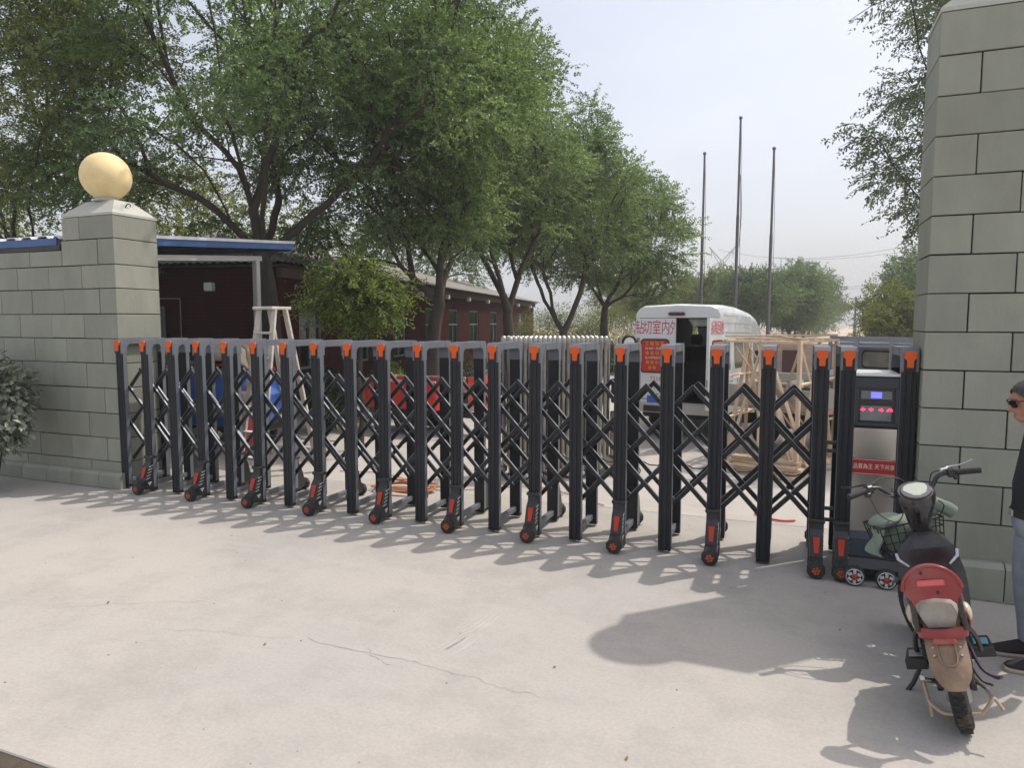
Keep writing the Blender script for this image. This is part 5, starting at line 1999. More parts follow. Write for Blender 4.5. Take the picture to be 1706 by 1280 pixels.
for y, z_ in ((.62, .98), (1.05, .86)):
    q = text_part("side_sticker", "拆\n除", .12, frame_M((.806, y, z_), (0, 1, 0), (0, 0, 1)), STK, van)

# ------------------------------------------------------------------ timber crate frame
cr_o = Vector((0.113, 9.235, 0))
cr = thing("timber_crate_frame", "open shipping frame of raw pine battens standing in front of the van and truck", "crate frame", tuple(cr_o))
ea = (Vector((-0.80, 9.73, 0)) - cr_o)
eb = (Vector((0.60, 10.72, 0)) - cr_o)
HC = 1.72


def batten(p0, p1, w=.05, t=.035, nm="batten", up=(0, 0, 1)):
    L_ = (Vector(p1) - Vector(p0)).length
    return MB().bar(p0, p1, w, t, up, ch=.003).build(nm, WOOD, cr)


c00, c10, c01, c11 = Vector((0, 0, 0)), ea, eb, ea + eb
Z = Vector((0, 0, HC))
for c in (c00, c10, c01, c11):
    batten(c + Vector((0, 0, 0)), c + Z, .05, .045, "post", up=tuple(ea))
for k_, (a, b) in enumerate(((c00, c10), (c00, c01), (c10, c11), (c01, c11))):
    batten(a + Vector((0, 0, .03)), b + Vector((0, 0, .03)), .08, .06, "base_beam")
    batten(a + Vector((0, 0, HC - .02)), b + Vector((0, 0, HC - .02)), .045, .03, "top_rail")
    batten(a.lerp(b, .04) + Vector((0, 0, .06)), a.lerp(b, .52) + Vector((0, 0, HC - .05)), .05, .02, "brace")
    batten(a.lerp(b, .96) + Vector((0, 0, .06)), a.lerp(b, .48) + Vector((0, 0, HC - .05)), .05, .02, "brace")
    m_ = a.lerp(b, .5)
    batten(m_ + Vector((0, 0, .06)), m_ + Vector((0, 0, HC)), .045, .025, "stud", up=tuple(b - a))
for u in (.2, .4, .6, .8):
    batten(c00.lerp(c01, u) + Vector((0, 0, .075)), c10.lerp(c11, u) + Vector((0, 0, .075)), .10, .025, "floor_board")
    batten(c00.lerp(c01, u) + Vector((0, 0, HC + .002)), c10.lerp(c11, u + .03) + Vector((0, 0, HC + .004)), .05, .02, "roof_batten")
batten(c00 + Vector((0, 0, HC + .025)), c11 + Vector((0, 0, HC + .03)), .045, .02, "roof_batten")
batten(c10 + Vector((0, 0, HC + .045)), c01 + Vector((0, 0, HC + .048)), .045, .02, "roof_batten")
for u, v, w_ in ((.05, .75, .06), (.30, .95, .05), (.55, .20, .06), (.85, .50, .05)):
    batten(c00.lerp(c01, u) + Vector((0, 0, .08)), c10.lerp(c11, v) + Vector((0, 0, HC - .1)), w_, .022, "brace")
for zz in (.62, 1.18):
    batten(c00 + Vector((0, 0, zz)), c01 + Vector((0, 0, zz)), .05, .022, "side_rail")
    batten(c10 + Vector((0, 0, zz + .05)), c11 + Vector((0, 0, zz + .05)), .05, .022, "side_rail")
for k in range(5):
    t = thing("pine_plank", ("lowest plank of the small pile at the front corner of the crate frame", "second lowest plank of the small pile at the crate frame corner", "middle plank of the small pile at the crate frame corner",
                             "second plank from the top of the small pile at the crate corner", "top plank of the small pile at the front corner of the crate frame")[k], "board", (-.28 + .03 * (k % 3), 9.34 + .02 * (k % 2), .002 + .046 * k), (0, 0, R(-24 + 4 * (k % 3))), "pile of pine planks")
    MB().box((0, 0, .022), (.85, .13, .040), ch=.003).build("plank", WOOD, t)
# loose offcuts and plastic on the ground inside
lo_ = MB()
for k, (x, y, a, L_) in enumerate(((.30, 9.95, 20, .8), (.05, 10.05, -35, .9), (-.30, 10.1, 5, .7), (.55, 10.9, 30, .8), (.62, 11.05, -10, .9))):
    t = thing("timber_offcut", ("pine board lying nearest the front corner of the crate frame", "pine board lying across the middle of the crate frame floor", "pine board lying at the left end inside the crate frame", "pine board lying just behind the crate frame, pointing to the truck", "pine board lying behind the crate frame, farthest back")[k], "board", (x, y, .02), (R(2), 0, R(a)), "loose pine boards")
    MB().box((0, 0, .012 + .055), (L_, .09, .024), ch=.003).build("plank", WOOD, t)

# ------------------------------------------------------------------ grey light truck, seen from behind its right side
TG = mat("truck_grey", (0.27, 0.28, 0.31), rough=.45, var=.08, dirt=.3, dirtcol=(.22, .20, .17))
BEDC = mat("worn_bed_panel", (0.43, 0.40, 0.34), rough=.7, var=.2, vscale=4, dirt=.5, dirtcol=(.22, .17, .12), dscale=6)
tk = thing("light_truck", "small grey light truck with a rack behind its cab, parked beyond the gate motor cabinet", "truck", (1.27, 12.75, 0), (0, 0, R(-38)))
# local y forward; cab rear wall at y = 0.0; bed from y=-2.5 to -0.08
m = MB()
def tsec(y, zt_, w_, zb=.55):
    return [(w_, y, zb), (w_, y, 1.0), (w_ * .93, y, zt_ - .12), (w_ * .84, y, zt_), (-w_ * .84, y, zt_), (-w_ * .93, y, zt_ - .12), (-w_, y, 1.0), (-w_, y, zb)]
m.loft([tsec(0, 1.60, .74), tsec(.1, 1.63, .75), tsec(.9, 1.62, .75), tsec(1.25, 1.18, .74), tsec(1.45, 1.0, .68)])
m.build("cab", TG, tk)
for x0, x1 in ((-.66, -.27), (-.20, .34)):
    q = MB()
    q.prism(rrect(x0, 1.20, x1, 1.49, .06), -.022, .002, 'xz')
    f_ = q.build("rear_window", RUBS, tk)
    q = MB()
    q.prism(rrect(x0 + .025, 1.225, x1 - .025, 1.465, .05), -.030, -.02, 'xz')
    q.build("pane", mat("truck_pane", (.24, .225, .17), rough=.12, var=.35, vscale=5, spec=.7), f_)
rk = MB()
for x in (-.72, -.24, .36, .70):
    rk.box((x, -.11, 1.20), (.055, .05, .95), ch=.006)
for zz in (1.66, 1.56):
    rk.box((0, -.11, zz), (1.5, .035, .05), ch=.006)
for zz in (1.46, 1.36, 1.26, 1.16):
    rk.box((.53, -.11, zz), (.28, .03, .04), ch=.006)
rk.bar((.72, -.11, 1.66), (.78, .5, 1.45), .04, .04)
rk.bar((-.72, -.11, 1.70), (.72, -.11, 1.70), .04, .03)
rk.bar((-.78, .3, 1.69), (.74, .3, 1.69), .03, .03)
rk.build("headboard_rack", mat("rack_grey", (.33, .34, .37), rough=.5, var=.1, dirt=.2), tk)
MB().box((0, -.07, .98), (1.48, .04, .34), ch=.006).build("headboard", TG, tk)
for s_ in (-1, 1):
    q = MB()
    q.box((s_ * .76, -1.30, .86), (.035, 2.4, .30), ch=.006)
    for k in range(6):
        q.box((s_ * .785, -2.4 + k * .44, .86), (.02, .04, .29))
    for k in range(3):
        q.box((s_ * .782, -1.3, .76 + k * .09), (.012, 2.38, .02))
    q.build("side_board", BEDC, tk)
    MB().bar((s_ * .76, -2.5, .70), (s_ * .76, -.1, .70), .05, .05).build("bed_rail", mat("primer_orange", (.52, .26, .15), rough=.7, var=.2), tk)
MB().box((0, -2.51, .86), (1.5, .035, .30), ch=.006).build("tailboard", BEDC, tk)
MB().box((0, -1.3, .69), (1.5, 2.4, .05)).build("bed_floor", BEDC, tk)
m = MB()
for x in (-.35, .35):
    m.box((x, -.6, .52), (.09, 4.0, .14))
m.build("chassis", RUBS, tk)
for y in (-1.75, .85):
    for s_ in (-1, 1):
        w_ = MB().lathe([(.16, -.08), (.26, -.075), (.29, -.05), (.29, .05), (.26, .075), (.16, .08)], 'x', (s_ * .64, y, .29), 22).build("wheel", RUBBER, tk)
        MB().lathe([(.17, s_ * .06), (.12, s_ * .075), (0, s_ * .05)], 'x', (s_ * .64, y, .29), 18).build("rim", OLD_STEEL, w_)
MB().bar((.62, -.9, .58), (.62, -.3, .58), .3, .24, ch=.02).build("tank", mat("tank_grey", (.3, .3, .3), rough=.5), tk)
# load: a long square tube, a tarp, sacks
t = thing("steel_tube", "long square pale steel tube lying across the truck bed", "tube", (0.05, 11.85, 0), (0, 0, R(-8)))
q = MB()
for a in ((-.045, 0), (.045, 0)):
    q.box((.35, a[0], 1.10), (2.0, .006, .10))
for zz in (1.052, 1.148):
    q.box((.35, 0, zz), (2.0, .09, .006))
q.build("tube", mat("pale_tube", (.46, .47, .45), rough=.45, metal=.3, var=.1), t)
for nm, lab, loc, sz, mt in (("foam_block", "white foam block on the side of the truck bed", (0.12, 11.52, 1.00), (.17, .12, .11), WHITE_PAINT),
                            ("sack", "grey blue bundle lying on the truck bed beside the cab", (0.70, 12.15, 1.02), (.55, .45, .34), mat("tarp_grey", (.30, .33, .38), rough=.7, var=.15, bump=.4, bscale=14)),
                            ("plank_pile", "short pile of worn boards on the truck bed", (0.25, 11.95, .90), (.8, .5, .22), BEDC)):
    t = thing(nm, lab, "load", loc, (0, 0, R(-38)))
    if nm == "sack":
        MB().sphere((0, 0, 0), (sz[0] / 2, sz[1] / 2, sz[2] / 2), 20, 12).build("cloth", mt, t)
        for v in t.children[0].data.vertices:
            v.co *= 1 + .10 * math.sin(v.co.x * 19 + v.co.z * 23) + .06 * math.sin(v.co.y * 31)
    elif nm == "plank_pile":
        for k in range(4):
            MB().box((random.uniform(-.05, .05), random.uniform(-.08, .08), -.08 + k * .045), (sz[0], .3, .035), (0, 0, random.uniform(-.15, .15)), ch=.003).build("board", mt, t)
    else:
        MB().box((0, 0, 0), sz, ch=.015).box((sz[0] * .2, 0, sz[2] * .55), (sz[0] * .5, sz[1] * .9, sz[2] * .25), ch=.01).build("foam", mt, t)

# ------------------------------------------------------------------ cords on the yard paving
OC = mat("orange_cord", (.60, .22, .08), rough=.6, var=.12)


def cord(name, label, pts, r, mt):
    q = MB().tube(smooth_path(pts, 6), r, 5, cap=False)
    return tag(q.build(name, mt), label, "cord")


rg = random.Random(4)
pts = []
for k in range(46):
    a = k * .62
    rr = .20 + .09 * rg.random()
    pts.append((-4.10 + rr * math.cos(a) * 1.5, 6.95 + rr * math.sin(a) * .8, .014 + .0016 * k + .012 * rg.random()))
cord("extension_cord", "coiled orange extension cord on the ground behind the folding gate", pts, .009, OC)
pts = [(-5.4 + .45 * k + rg.uniform(-.05, .05), 7.45 + .30 * math.sin(k * 1.3) + rg.uniform(-.1, .1), .012) for k in range(9)]
cord("extension_cord", "thin pinkish cord wandering across the yard paving", pts, .006, mat("pink_cord", (.45, .22, .17), rough=.6))
cord("hose", "short curved red hose lying behind the right end of the folding gate", [(-.28, 7.38, .014), (-.16, 7.25, .014), (-.02, 7.2, .014), (.10, 7.26, .014)], .011, mat("red_hose", (.62, .06, .06), rough=.5))
# ------------------------------------------------------------------ electric scooter leaning on its stand
LEAN, YAW = 14.5, 6.3
sco = thing("electric_scooter", "small dusty electric scooter with red backrest and wire basket, leaning before the gate cabinet", "scooter",
            (0.85, 3.80, 0.0), (0, R(-LEAN), R(-YAW)))
GLOSS = mat("gloss_black_body", (0.012, 0.011, 0.013), rough=.22, var=.15, coat=.4, dirt=.45, dirtcol=(.085, .070, .058), dscale=5, rvar=.12)
DUSTP = mat("dusty_brown_plastic", (0.225, 0.150, 0.098), rough=.65, var=.25, vscale=7, dirt=.75, dirtcol=(.34, .25, .17), dscale=7, bump=.25, bscale=40)
REDB = mat("scooter_red", (0.25, 0.014, 0.018), rough=.32, var=.08, coat=.3, dirt=.45, dirtcol=(.30, .15, .13), dscale=5, bump=.08, bscale=30)
PINKR = mat("rear_reflector", (0.62, 0.09, 0.09), rough=.22, var=.04, coat=.5)
SEATC = mat("film_wrapped_seat", (0.40, 0.375, 0.33), rough=.30, var=.22, vscale=5, bump=.35, bscale=16, dirt=.55, dirtcol=(.17, .14, .11), dscale=4)
CHROME = mat("dull_chrome", (0.55, 0.52, 0.48), rough=.28, metal=.9, var=.1, dirt=.45, dirtcol=(.25, .19, .13), dscale=8)
TANB = mat("dusty_stand", (0.40, 0.30, 0.21), rough=.6, var=.2, dirt=.3, dirtcol=(.2, .15, .1))
ALLOY = mat("grey_alloy", (.42, .42, .42), rough=.35, metal=.6, var=.1, dirt=.2)


def xf(mb, M):
    mb.v = [tuple(M @ Vector(p)) for p in mb.v]
    return mb


def wheel(y, rad, wd, M=None, hubr=.085, nm="rear_wheel"):
    q = MB()
    k = 12
    prof = [(rad - .075, -wd * .36)] + [(rad - .038 + .038 * math.sin(math.pi * i / k), -wd / 2 * math.cos(math.pi * i / k)) for i in range(k + 1)] + [(rad - .075, wd * .36)]
    q.lathe(prof, 'x', (0, y, rad), 40)
    for i in range(40):       # tread blocks
        a = 2 * math.pi * i / 40
        for s_ in (-1, 1):
            q.box((s_ * wd * .20, y + math.sin(a + s_ * .04) * (rad + .0005), rad + math.cos(a + s_ * .04) * (rad + .0005)), (wd * .26, .019, .008), (-(a + s_ * .04), 0, s_ * .0), ch=.001)
    if M is not None:
        xf(q, M)
    o_ = q.build(nm, mat("dusty_tyre", (0.022, 0.020, 0.018), rough=.85, var=.3, vscale=16, bump=.2, dirt=.7, dirtcol=(.19, .15, .11), dscale=9), sco)
    q = MB()
    q.lathe([(rad - .073, -wd * .38), (rad - .085, -wd * .34), (rad - .085, wd * .34), (rad - .073, wd * .38)], 'x', (0, y, rad), 36)
    for i in range(6):
        a = math.pi / 3 * i + .2
        q.box((0, y + math.sin(a) * (rad - .085 + hubr) / 2, rad + math.cos(a) * (rad - .085 + hubr) / 2), (.03, .03, rad - .085 - hubr + .02), (-a, 0, 0), ch=.004)
    q.lathe([(0, -.055), (hubr * .8, -.052), (hubr, -.035), (hubr, .035), (hubr * .8, .052), (0, .055)], 'x', (0, y, rad), 24)
    if M is not None:
        xf(q, M)
    q.build("rim", ALLOY, o_)
    return o_


wheel(0.0, .205, .078)
# rear mudguard: broad dusty guard running down behind the wheel, with a raised panel
g = []
for i in range(13):
    u = i / 12
    a = R(8 + 60 * u)
    rr = .262 + .05 * (1 - u) ** 2
    yc, zc = -math.sin(a) * rr + .05 * (1 - u) - .03, .205 + math.cos(a) * rr + .055 * (1 - u)
    w_ = .076 + .010 * math.sin(math.pi * min(1, u * 1.1)) - (.040 * max(0, (u - .70) / .30) ** 2.2)
    row = []
    for j in range(9):
        v = -1 + 2 * j / 8
        dip = .030 * abs(v) ** 3
        nrm = Vector((0, -math.sin(a), math.cos(a)))
        p = Vector((v * w_, yc, zc)) - nrm * dip
        row.append(p)
    g.append(row)
mg = MB().sheet(g, th=-.006).build("mudguard", DUSTP, sco)
q = MB()
rimp = []
for t_ in range(24):
    a2 = 2 * math.pi * t_ / 24
    cu = .46 + .24 * math.copysign(abs(math.sin(a2)) ** .6, math.sin(a2))
    cv = .42 * math.copysign(abs(math.cos(a2)) ** .6, math.cos(a2))
    a = R(8 + 60 * cu)
    rr = .262 + .05 * (1 - cu) ** 2
    nrm = Vector((0, -math.sin(a), math.cos(a)))
    rimp.append(Vector((cv * .088, -math.sin(a) * rr + .05 * (1 - cu) - .03, .205 + math.cos(a) * rr + .055 * (1 - cu))) + nrm * .005 - nrm * .030 * abs(cv) ** 3)
q.tube(rimp, .0038, 6, closed=True)
q.build("raised_frame", DUSTP, mg)
MB().box((0, -.075, .485), (.15, .05, .03), (R(-20), 0, 0), ch=.008).build("tail_plate", mat("tail_pale", (.42, .36, .28), rough=.5, var=.2, dirt=.4), sco)
# swing arm, frame tubes, battery case, side covers
m = MB()
for s_ in (-1, 1):
    m.bar((s_ * .062, -.01, .205), (s_ * .075, .36, .235), .018, .034)
    m.tube([(s_ * .066, -.02, .215), (s_ * .082, .06, .40), (s_ * .085, .12, .52)], .016, 8)
    m.lathe([(.024, -.01), (.024, .012)], 'x', (s_ * .072, 0, .205), 10)
m.build("rear_frame", BLACK_PLASTIC, sco)
for s_ in (-1, 1):
    m = MB()
    for k in range(7):
        m.lathe([(.020, 0), (.023, .009), (.020, .022)], 'z', (s_ * .092, .09 + k * .004, .30 + k * .022), 10)
    m.build("shock_spring", DARK_METAL, sco)
m = MB()
m.loft([[(-.085, .10, .30), (.085, .10, .30), (.105, .02, .56), (-.105, .02, .56)], [(-.10, .30, .24), (.10, .30, .24), (.12, .30, .60), (-.12, .30, .60)],
        [(-.10, .46, .24), (.10, .46, .24), (.085, .42, .59), (-.085, .42, .59)]], smooth=False)
m.build("battery_case", GLOSS, sco)
for s_ in (-1, 1):
    q = MB()
    q.sheet([[(s_ * (.108 + .016 * math.sin(math.pi * j / 6)), -.06 + .46 * i / 8, .60 - .015 * i / 8 - (.11 + .10 * (i / 8)) * j / 6) for j in range(7)] for i in range(9)], th=.006 * s_)
    q.build("side_cover", REDB if s_ > 0 else mat("side_cover_pale", (.45, .42, .36), rough=.4, var=.15, dirt=.3), sco)
    MB().sphere((s_ * .118, .02, .555), (.022, .05, .045), 14, 8).build("side_lamp", mat("lamp_cream", (.55, .48, .36), rough=.3, var=.1, coat=.3), sco)
# seat wrapped in film
def seatring(y, w_, z0, z1):
    return [(-w_ * .7, y, z0), (-w_, y, (z0 + z1) / 2), (-w_ * .85, y, z1 - .012), (-w_ * .4, y, z1), (w_ * .4, y, z1), (w_ * .85, y, z1 - .012), (w_, y, (z0 + z1) / 2), (w_ * .7, y, z0)]
m = MB()
m.loft([seatring(-.115, .078, .535, .655), seatring(-.08, .090, .545, .695), (seatring(.08, .098, .575, .692)), seatring(.22, .096, .58, .668), seatring(.36, .075, .585, .645), seatring(.42, .05, .59, .620)])
m.build("seat", SEATC, sco)
# backrest: crescent pad on two dark posts, red tail hoop beneath
def arcpts(rx, rz, cz, a0, a1, n):
    return [(rx * math.cos(R(a0 + (a1 - a0) * k / n)), cz + rz * math.sin(R(a0 + (a1 - a0) * k / n))) for k in range(n + 1)]
KB = .70
outer_ = [(x * KB, z_) for x, z_ in arcpts(.172, .115, .735, 2, 178, 18)]
inner_ = [(-.165, .715), (-.135, .690), (-.128, .66), (-.09, .688), (0, .697), (.09, .688), (.128, .66), (.135, .690), (.165, .715)]
inner_ = [(x * KB, z_) for x, z_ in inner_]
poly = outer_ + inner_
m = MB()
m.prism(poly, -.178, -.142, 'xz')
rim_ = [(x, -.180, z_) for x, z_ in outer_]
m.tube(rim_, .009, 8)
bp_ = m.build("backrest", REDB, sco)
MB().box((0, -.183, .770), (.118, .014, .030), ch=.006).build("reflector", PINKR, bp_)
for (x, z_) in ((-.03, .818), (.02, .722)):
    MB().lathe([(.007, 0), (.007, .004), (0, .005)], 'y', (x, -.186, z_), 10, M=None).build("bolt", BLACK_PLASTIC, bp_)
for s_ in (-1, 1):
    MB().tube([(s_ * .096, -.158, .72), (s_ * .097, -.145, .64), (s_ * .099, -.135, .53)], .0125, 10).build("backrest_post", GLOSS, sco)
m = MB()
hoop = [(-.125, .0, .520), (-.140, -.08, .522), (-.125, -.135, .522), (0, -.158, .518), (.125, -.135, .522), (.140, -.08, .522), (.125, .0, .520)]
rings = []
hoop = [(x * .74, y, z_) for x, y, z_ in hoop]
for p in smooth_path(hoop, 5):
    rings.append(p)
gr_ = [[Vector((p.x, p.y, p.z + .024)), Vector((p.x * 1.02, p.y * 1.03 - .004, p.z)), Vector((p.x * .99, p.y * .98, p.z - .028))] for p in rings]
m.sheet(gr_, th=.010)
m.build("tail_hoop", REDB, sco)
for s_ in (-1, 1):
    MB().tube(smooth_path([(s_ * .085, -.05, .52), (s_ * .118, .02, .46), (s_ * .135, .10, .38), (s_ * .140, .16, .31)], 4), .012, 8).build("frame_rail", BLACK_PLASTIC, sco)
    MB().lathe([(.013, 0), (.013, .016), (.008, .020), (.008, .030), (0, .031)], 'x', (s_ * .066, 0, .205), 6, smooth=False, M=Matrix.Rotation(0 if s_ > 0 else math.pi, 3, 'Z')).build("axle_nut", CHROME, sco)
    for (yy_, zz) in ((-.010, .455), (-.075, .43)):
        MB().lathe([(.007, 0), (.007, .003), (0, .004)], 'y', (s_ * .055, -yy_ * 0 - .155 - .03 * (zz < .44), zz), 8, M=Matrix.Rotation(math.pi, 3, 'Z')).build("guard_screw", CHROME, sco)
MB().box((0, -.150, .482), (.10, .03, .035), ch=.010).build("tail_lamp", mat("tail_lamp_red", (.30, .02, .02), rough=.2, coat=.6, dirt=.4, dirtcol=(.3, .2, .14)), sco)
for pts_ in ([(.05, .05, .50), (.075, -.02, .40), (.072, -.03, .28), (.05, .0, .21)], [(-.06, .10, .45), (-.085, .03, .34), (-.075, -.02, .25), (-.05, .0, .21)]):
    MB().tube(smooth_path(pts_, 5), .004, 6).build("motor_cable", BLACK_PLASTIC, sco)
# key switch and seams on the leg shield
MB().lathe([(.014, 0), (.014, .010), (.006, .012), (.006, .02), (0, .021)], 'y', (.06, .668, .640), 12, M=Matrix.Rotation(math.pi, 3, 'Z')).build("key_switch", CHROME, sco)
for v in (-.085, .085):
    MB().tube([(v, .690, .30), (v * .95, .735, .42), (v * .9, .752, .55)], .0028, 5).build("panel_seam", RUBBER, sco)
# footrests (pedals) at both sides
CY = mat("pale_blue_pad", (.12, .30, .40), rough=.5, var=.2, dirt=.35)
for s_, y in ((-1, .13), (1, .26)):
    q = MB()
    q.loft([[(s_ * .105, y - .06, .255), (s_ * .20, y - .05, .252), (s_ * .20, y - .05, .298), (s_ * .105, y - .06, .303)],
            [(s_ * .09, y + .08, .258), (s_ * .185, y + .09, .256), (s_ * .185, y + .09, .306), (s_ * .09, y + .08, .309)]], smooth=False)
    q.bar((0, y + .02, .27), (s_ * .15, y + .02, .28), .022, .022)
    f_ = q.build("footrest", BLACK_PLASTIC, sco)
    MB().box((s_ * .146, y + .012, .3085), (.065, .075, .008), (0, 0, 0), ch=.003).build("pad", CY if s_ > 0 else mat("grey_pad", (.25, .25, .24), rough=.6, var=.3, dirt=.4), f_)
# U shaped stand folded up behind the wheel
m = MB()
us = [(-.135, -.02, .245), (-.128, -.10, .20), (-.122, -.14, .188), (-.085, -.150, .150), (-.055, -.153, .142), (.055, -.153, .142), (.085, -.150, .150), (.122, -.14, .190), (.140, -.12, .200), (.165, -.14, .155)]
m.tube(smooth_path(us, 4), .0085, 8)
m.tube([(-.122, -.14, .188), (-.128, -.13, .12)], .008, 8)
m.build("stand", TANB, sco)
m = MB()
m.tube([(.085, .02, .22), (.12, -.05, .215), (.132, -.125, .20)], .010, 8)
m.tube([(-.085, .02, .22), (-.115, -.02, .24), (-.135, -.02, .245)], .012, 8)
m.lathe([(.018, -.01), (.018, .01)], 'x', (-.135, -.02, .25), 10)
m.build("stand_arm", CHROME, sco)
MB().tube([(-.10, .30, .25), (-.20, .28, .09), (-.268, .26, .022)], .011, 8).build("side_stand", BLACK_PLASTIC, sco)
m = MB()
m.tube(smooth_path([(.09, .05, .40), (.12, -.02, .30), (.17, -.06, .27), (.19, -.10, .29)], 4), .008, 6)
m.tube(smooth_path([(.08, .0, .30), (.11, .02, .22), (.15, -.02, .215)], 4), .006, 6)
m.build("brake_cable", mat("purple_cable", (.06, .03, .06), rough=.5), sco)
# floorboard and leg shield
m = MB()
m.loft([[(-.105, .44, .225), (.105, .44, .225), (.115, .44, .27), (-.115, .44, .27)], [(-.12, .70, .215), (.12, .70, .215), (.14, .72, .262), (-.14, .72, .262)]], smooth=False)
m.build("floorboard", BLACK_PLASTIC, sco)
gs = []
for i in range(11):
    u = i / 10
    z_ = .24 + .50 * u
    y = .70 + .085 * math.sin(u * 2.2) - .02 * u
    w_ = .138 + .030 * math.sin(math.pi * min(1, u * 1.12)) - .075 * max(0, (u - .80) / .20)
    gs.append([(v * w_ / 4, y + .11 * (abs(v) / 4) ** 2.2 * (-.35 if u > .65 else .35) - (.02 if abs(v) < 2 else 0) * math.sin(math.pi * u), z_ - (.02 * (abs(v) / 4) if u > .9 else 0)) for v in range(-4, 5)])
ls = MB().sheet(gs, th=.03).build("leg_shield", GLOSS, sco)
m = MB()
m.loft([[(-.165, .60, .56), (.165, .60, .56), (.150, .68, .60), (-.150, .68, .60)], [(-.14, .63, .70), (.14, .63, .70), (.11, .76, .72), (-.11, .76, .72)], [(-.045, .70, .775), (.045, .70, .775), (.04, .77, .785), (-.04, .77, .785)]], smooth=False)
m.build("inner_cowl", GLOSS, sco)
VIO = mat("silver_accent", (.55, .55, .62), rough=.25, metal=.6, var=.05)
for s_ in (-1, 1):
    q = MB()
    q.tube([(s_ * .150, .607, .690), (s_ * .146, .603, .655), (s_ * .100, .596, .612)], [.009, .010, .006], 6)
    q.build("silver_accent", VIO, sco)
# steering assembly, turned to the left
STEER = Matrix.Translation((0, .73, 0)) @ Matrix.Rotation(R(24), 4, 'Z') @ Matrix.Translation((0, -.73, 0))


def steer(mb, nm, mt, par=None):
    return xf(mb, STEER).build(nm, mt, par or sco)


wheel(1.03, .205, .070, STEER, .05, "front_wheel")
m = MB()
for s_ in (-1, 1):
    m.tube([(s_ * .062, 1.03, .205), (s_ * .060, .93, .46)], .019, 8)
m.tube([(-.062, .93, .46), (0, .92, .48), (.062, .93, .46)], .02, 8)
m.tube([(0, .92, .47), (0, .72, .90)], .020, 10)
steer(m, "fork", ALLOY)
g2 = []
for i in range(11):
    a = R(-52 + 130 * i / 10)
    g2.append([(v * .055, 1.03 - math.sin(a) * .232, .205 + math.cos(a) * .232 - .016 * abs(v) ** 3) for v in (-1, -.6, -.2, .2, .6, 1)])
steer(MB().sheet(g2, th=-.005), "front_mudguard", GLOSS)
# stem cover widening into the instrument head
def oval(cx_, cy_, cz_, rx, ry, tilt=0, n=16):
    P = []
    for k in range(n):
        a = 2 * math.pi * k / n
        x, y = rx * math.cos(a), ry * math.sin(a)
        P.append((cx_ + x, cy_ + y * math.cos(tilt), cz_ + y * math.sin(tilt)))
    return P
m = MB()
m.loft([oval(0, .745, .775, .040, .045), oval(0, .72, .83, .062, .055), oval(0, .70, .90, .080, .066, .2), oval(0, .69, .965, .100, .080, .45), oval(0, .690, 1.005, .106, .086, .62), oval(0, .682, 1.016, .095, .076, .62)])
steer(m, "instrument_head", GLOSS)
m = MB()
m.loft([oval(0, .676, 1.0165, .084, .064, .62, 20), oval(0, .672, 1.0225, .080, .060, .62, 20)])
steer(m, "dial_rim", mat("dial_grey", (.09, .09, .11), rough=.3, var=.1))
m = MB()
dl_ = [(-.078, .008), (-.058, .036), (-.02, .048), (.04, .046), (.076, .030), (.078, .004), (.05, -.034), (.0, -.050), (-.035, -.042)]
dd_ = []
for off in (.0235, .0265):
    dd_.append([(x * .86, .690 - off * .58 + y * math.cos(.62), 1.005 + off * .81 + y * math.sin(.62)) for x, y in dl_])
m.loft(dd_, smooth=False)
steer(m, "dial", mat("dial_face", (.40, .44, .36), rough=.22, var=.08, vscale=10, spec=.6, coat=.4))
m = MB()
m.lathe([(.026, .76), (.030, .775), (.030, .795), (.024, .80)], n=14, c=(0, .742, 0))
steer(m, "steering_ring", CHROME)
for s_ in (-1, 1):
    q = MB()
    q.tube(smooth_path([(s_ * .05, .725, .985), (s_ * .115, .735, 1.005), (s_ * .165, .745, 1.055), (s_ * .215, .735, 1.068), (s_ * .26, .715, 1.065)], 4), .0125, 10)
    hb2 = steer(q, "handlebar", BLACK_PLASTIC)
    q = MB()
    a_, b_ = Vector((s_ * .245, .722, 1.066)), Vector((s_ * .372, .672, 1.058))
    pts_ = [a_.lerp(b_, k / 12) for k in range(13)]
    q.tube(pts_, [.0185 if k % 2 else .0168 for k in range(13)], 12)
    steer(q, "grip", RUBBER, hb2)
    q = MB()
    q.box((s_ * .235, .725, 1.066), (.045, .045, .05), (0, 0, s_ * -.35), ch=.008)
    q.box((s_ * .250, .712, 1.040), (.03, .035, .03), (0, 0, s_ * -.35), ch=.006)
    steer(q, "switch_pod", BLACK_PLASTIC, hb2)
    q = MB()
    q.tube(smooth_path([(s_ * .205, .765, 1.085), (s_ * .26, .785, 1.088), (s_ * .32, .770, 1.090), (s_ * .375, .742, 1.110)], 4), [.008, .0075, .007, .007, .0065, .006, .006, .006, .006, .006, .006, .006, .007], 6)
    q.box((s_ * .212, .755, 1.083), (.05, .03, .026), ch=.006)
    steer(q, "brake_lever", ALLOY if s_ > 0 else BLACK_PLASTIC, hb2)
for pts_ in ([(-.21, .76, 1.085), (-.12, .80, 1.10), (-.02, .80, 1.075), (.03, .78, 1.0)], [(-.25, .70, 1.03), (-.235, .64, .93), (-.16, .62, .88), (-.09, .66, .93), (-.05, .70, .96)],
             [(-.20, .75, 1.075), (-.17, .70, 1.03), (-.12, .69, 1.01), (-.11, .72, 1.05)], [(.21, .76, 1.085), (.16, .79, 1.07), (.12, .77, 1.0), (.09, .76, .90)], [(.12, .70, .93), (.17, .76, .88), (.18, .86, .80)]):
    steer(MB().tube(smooth_path(pts_, 6), .0035, 6), "control_cable", BLACK_PLASTIC)
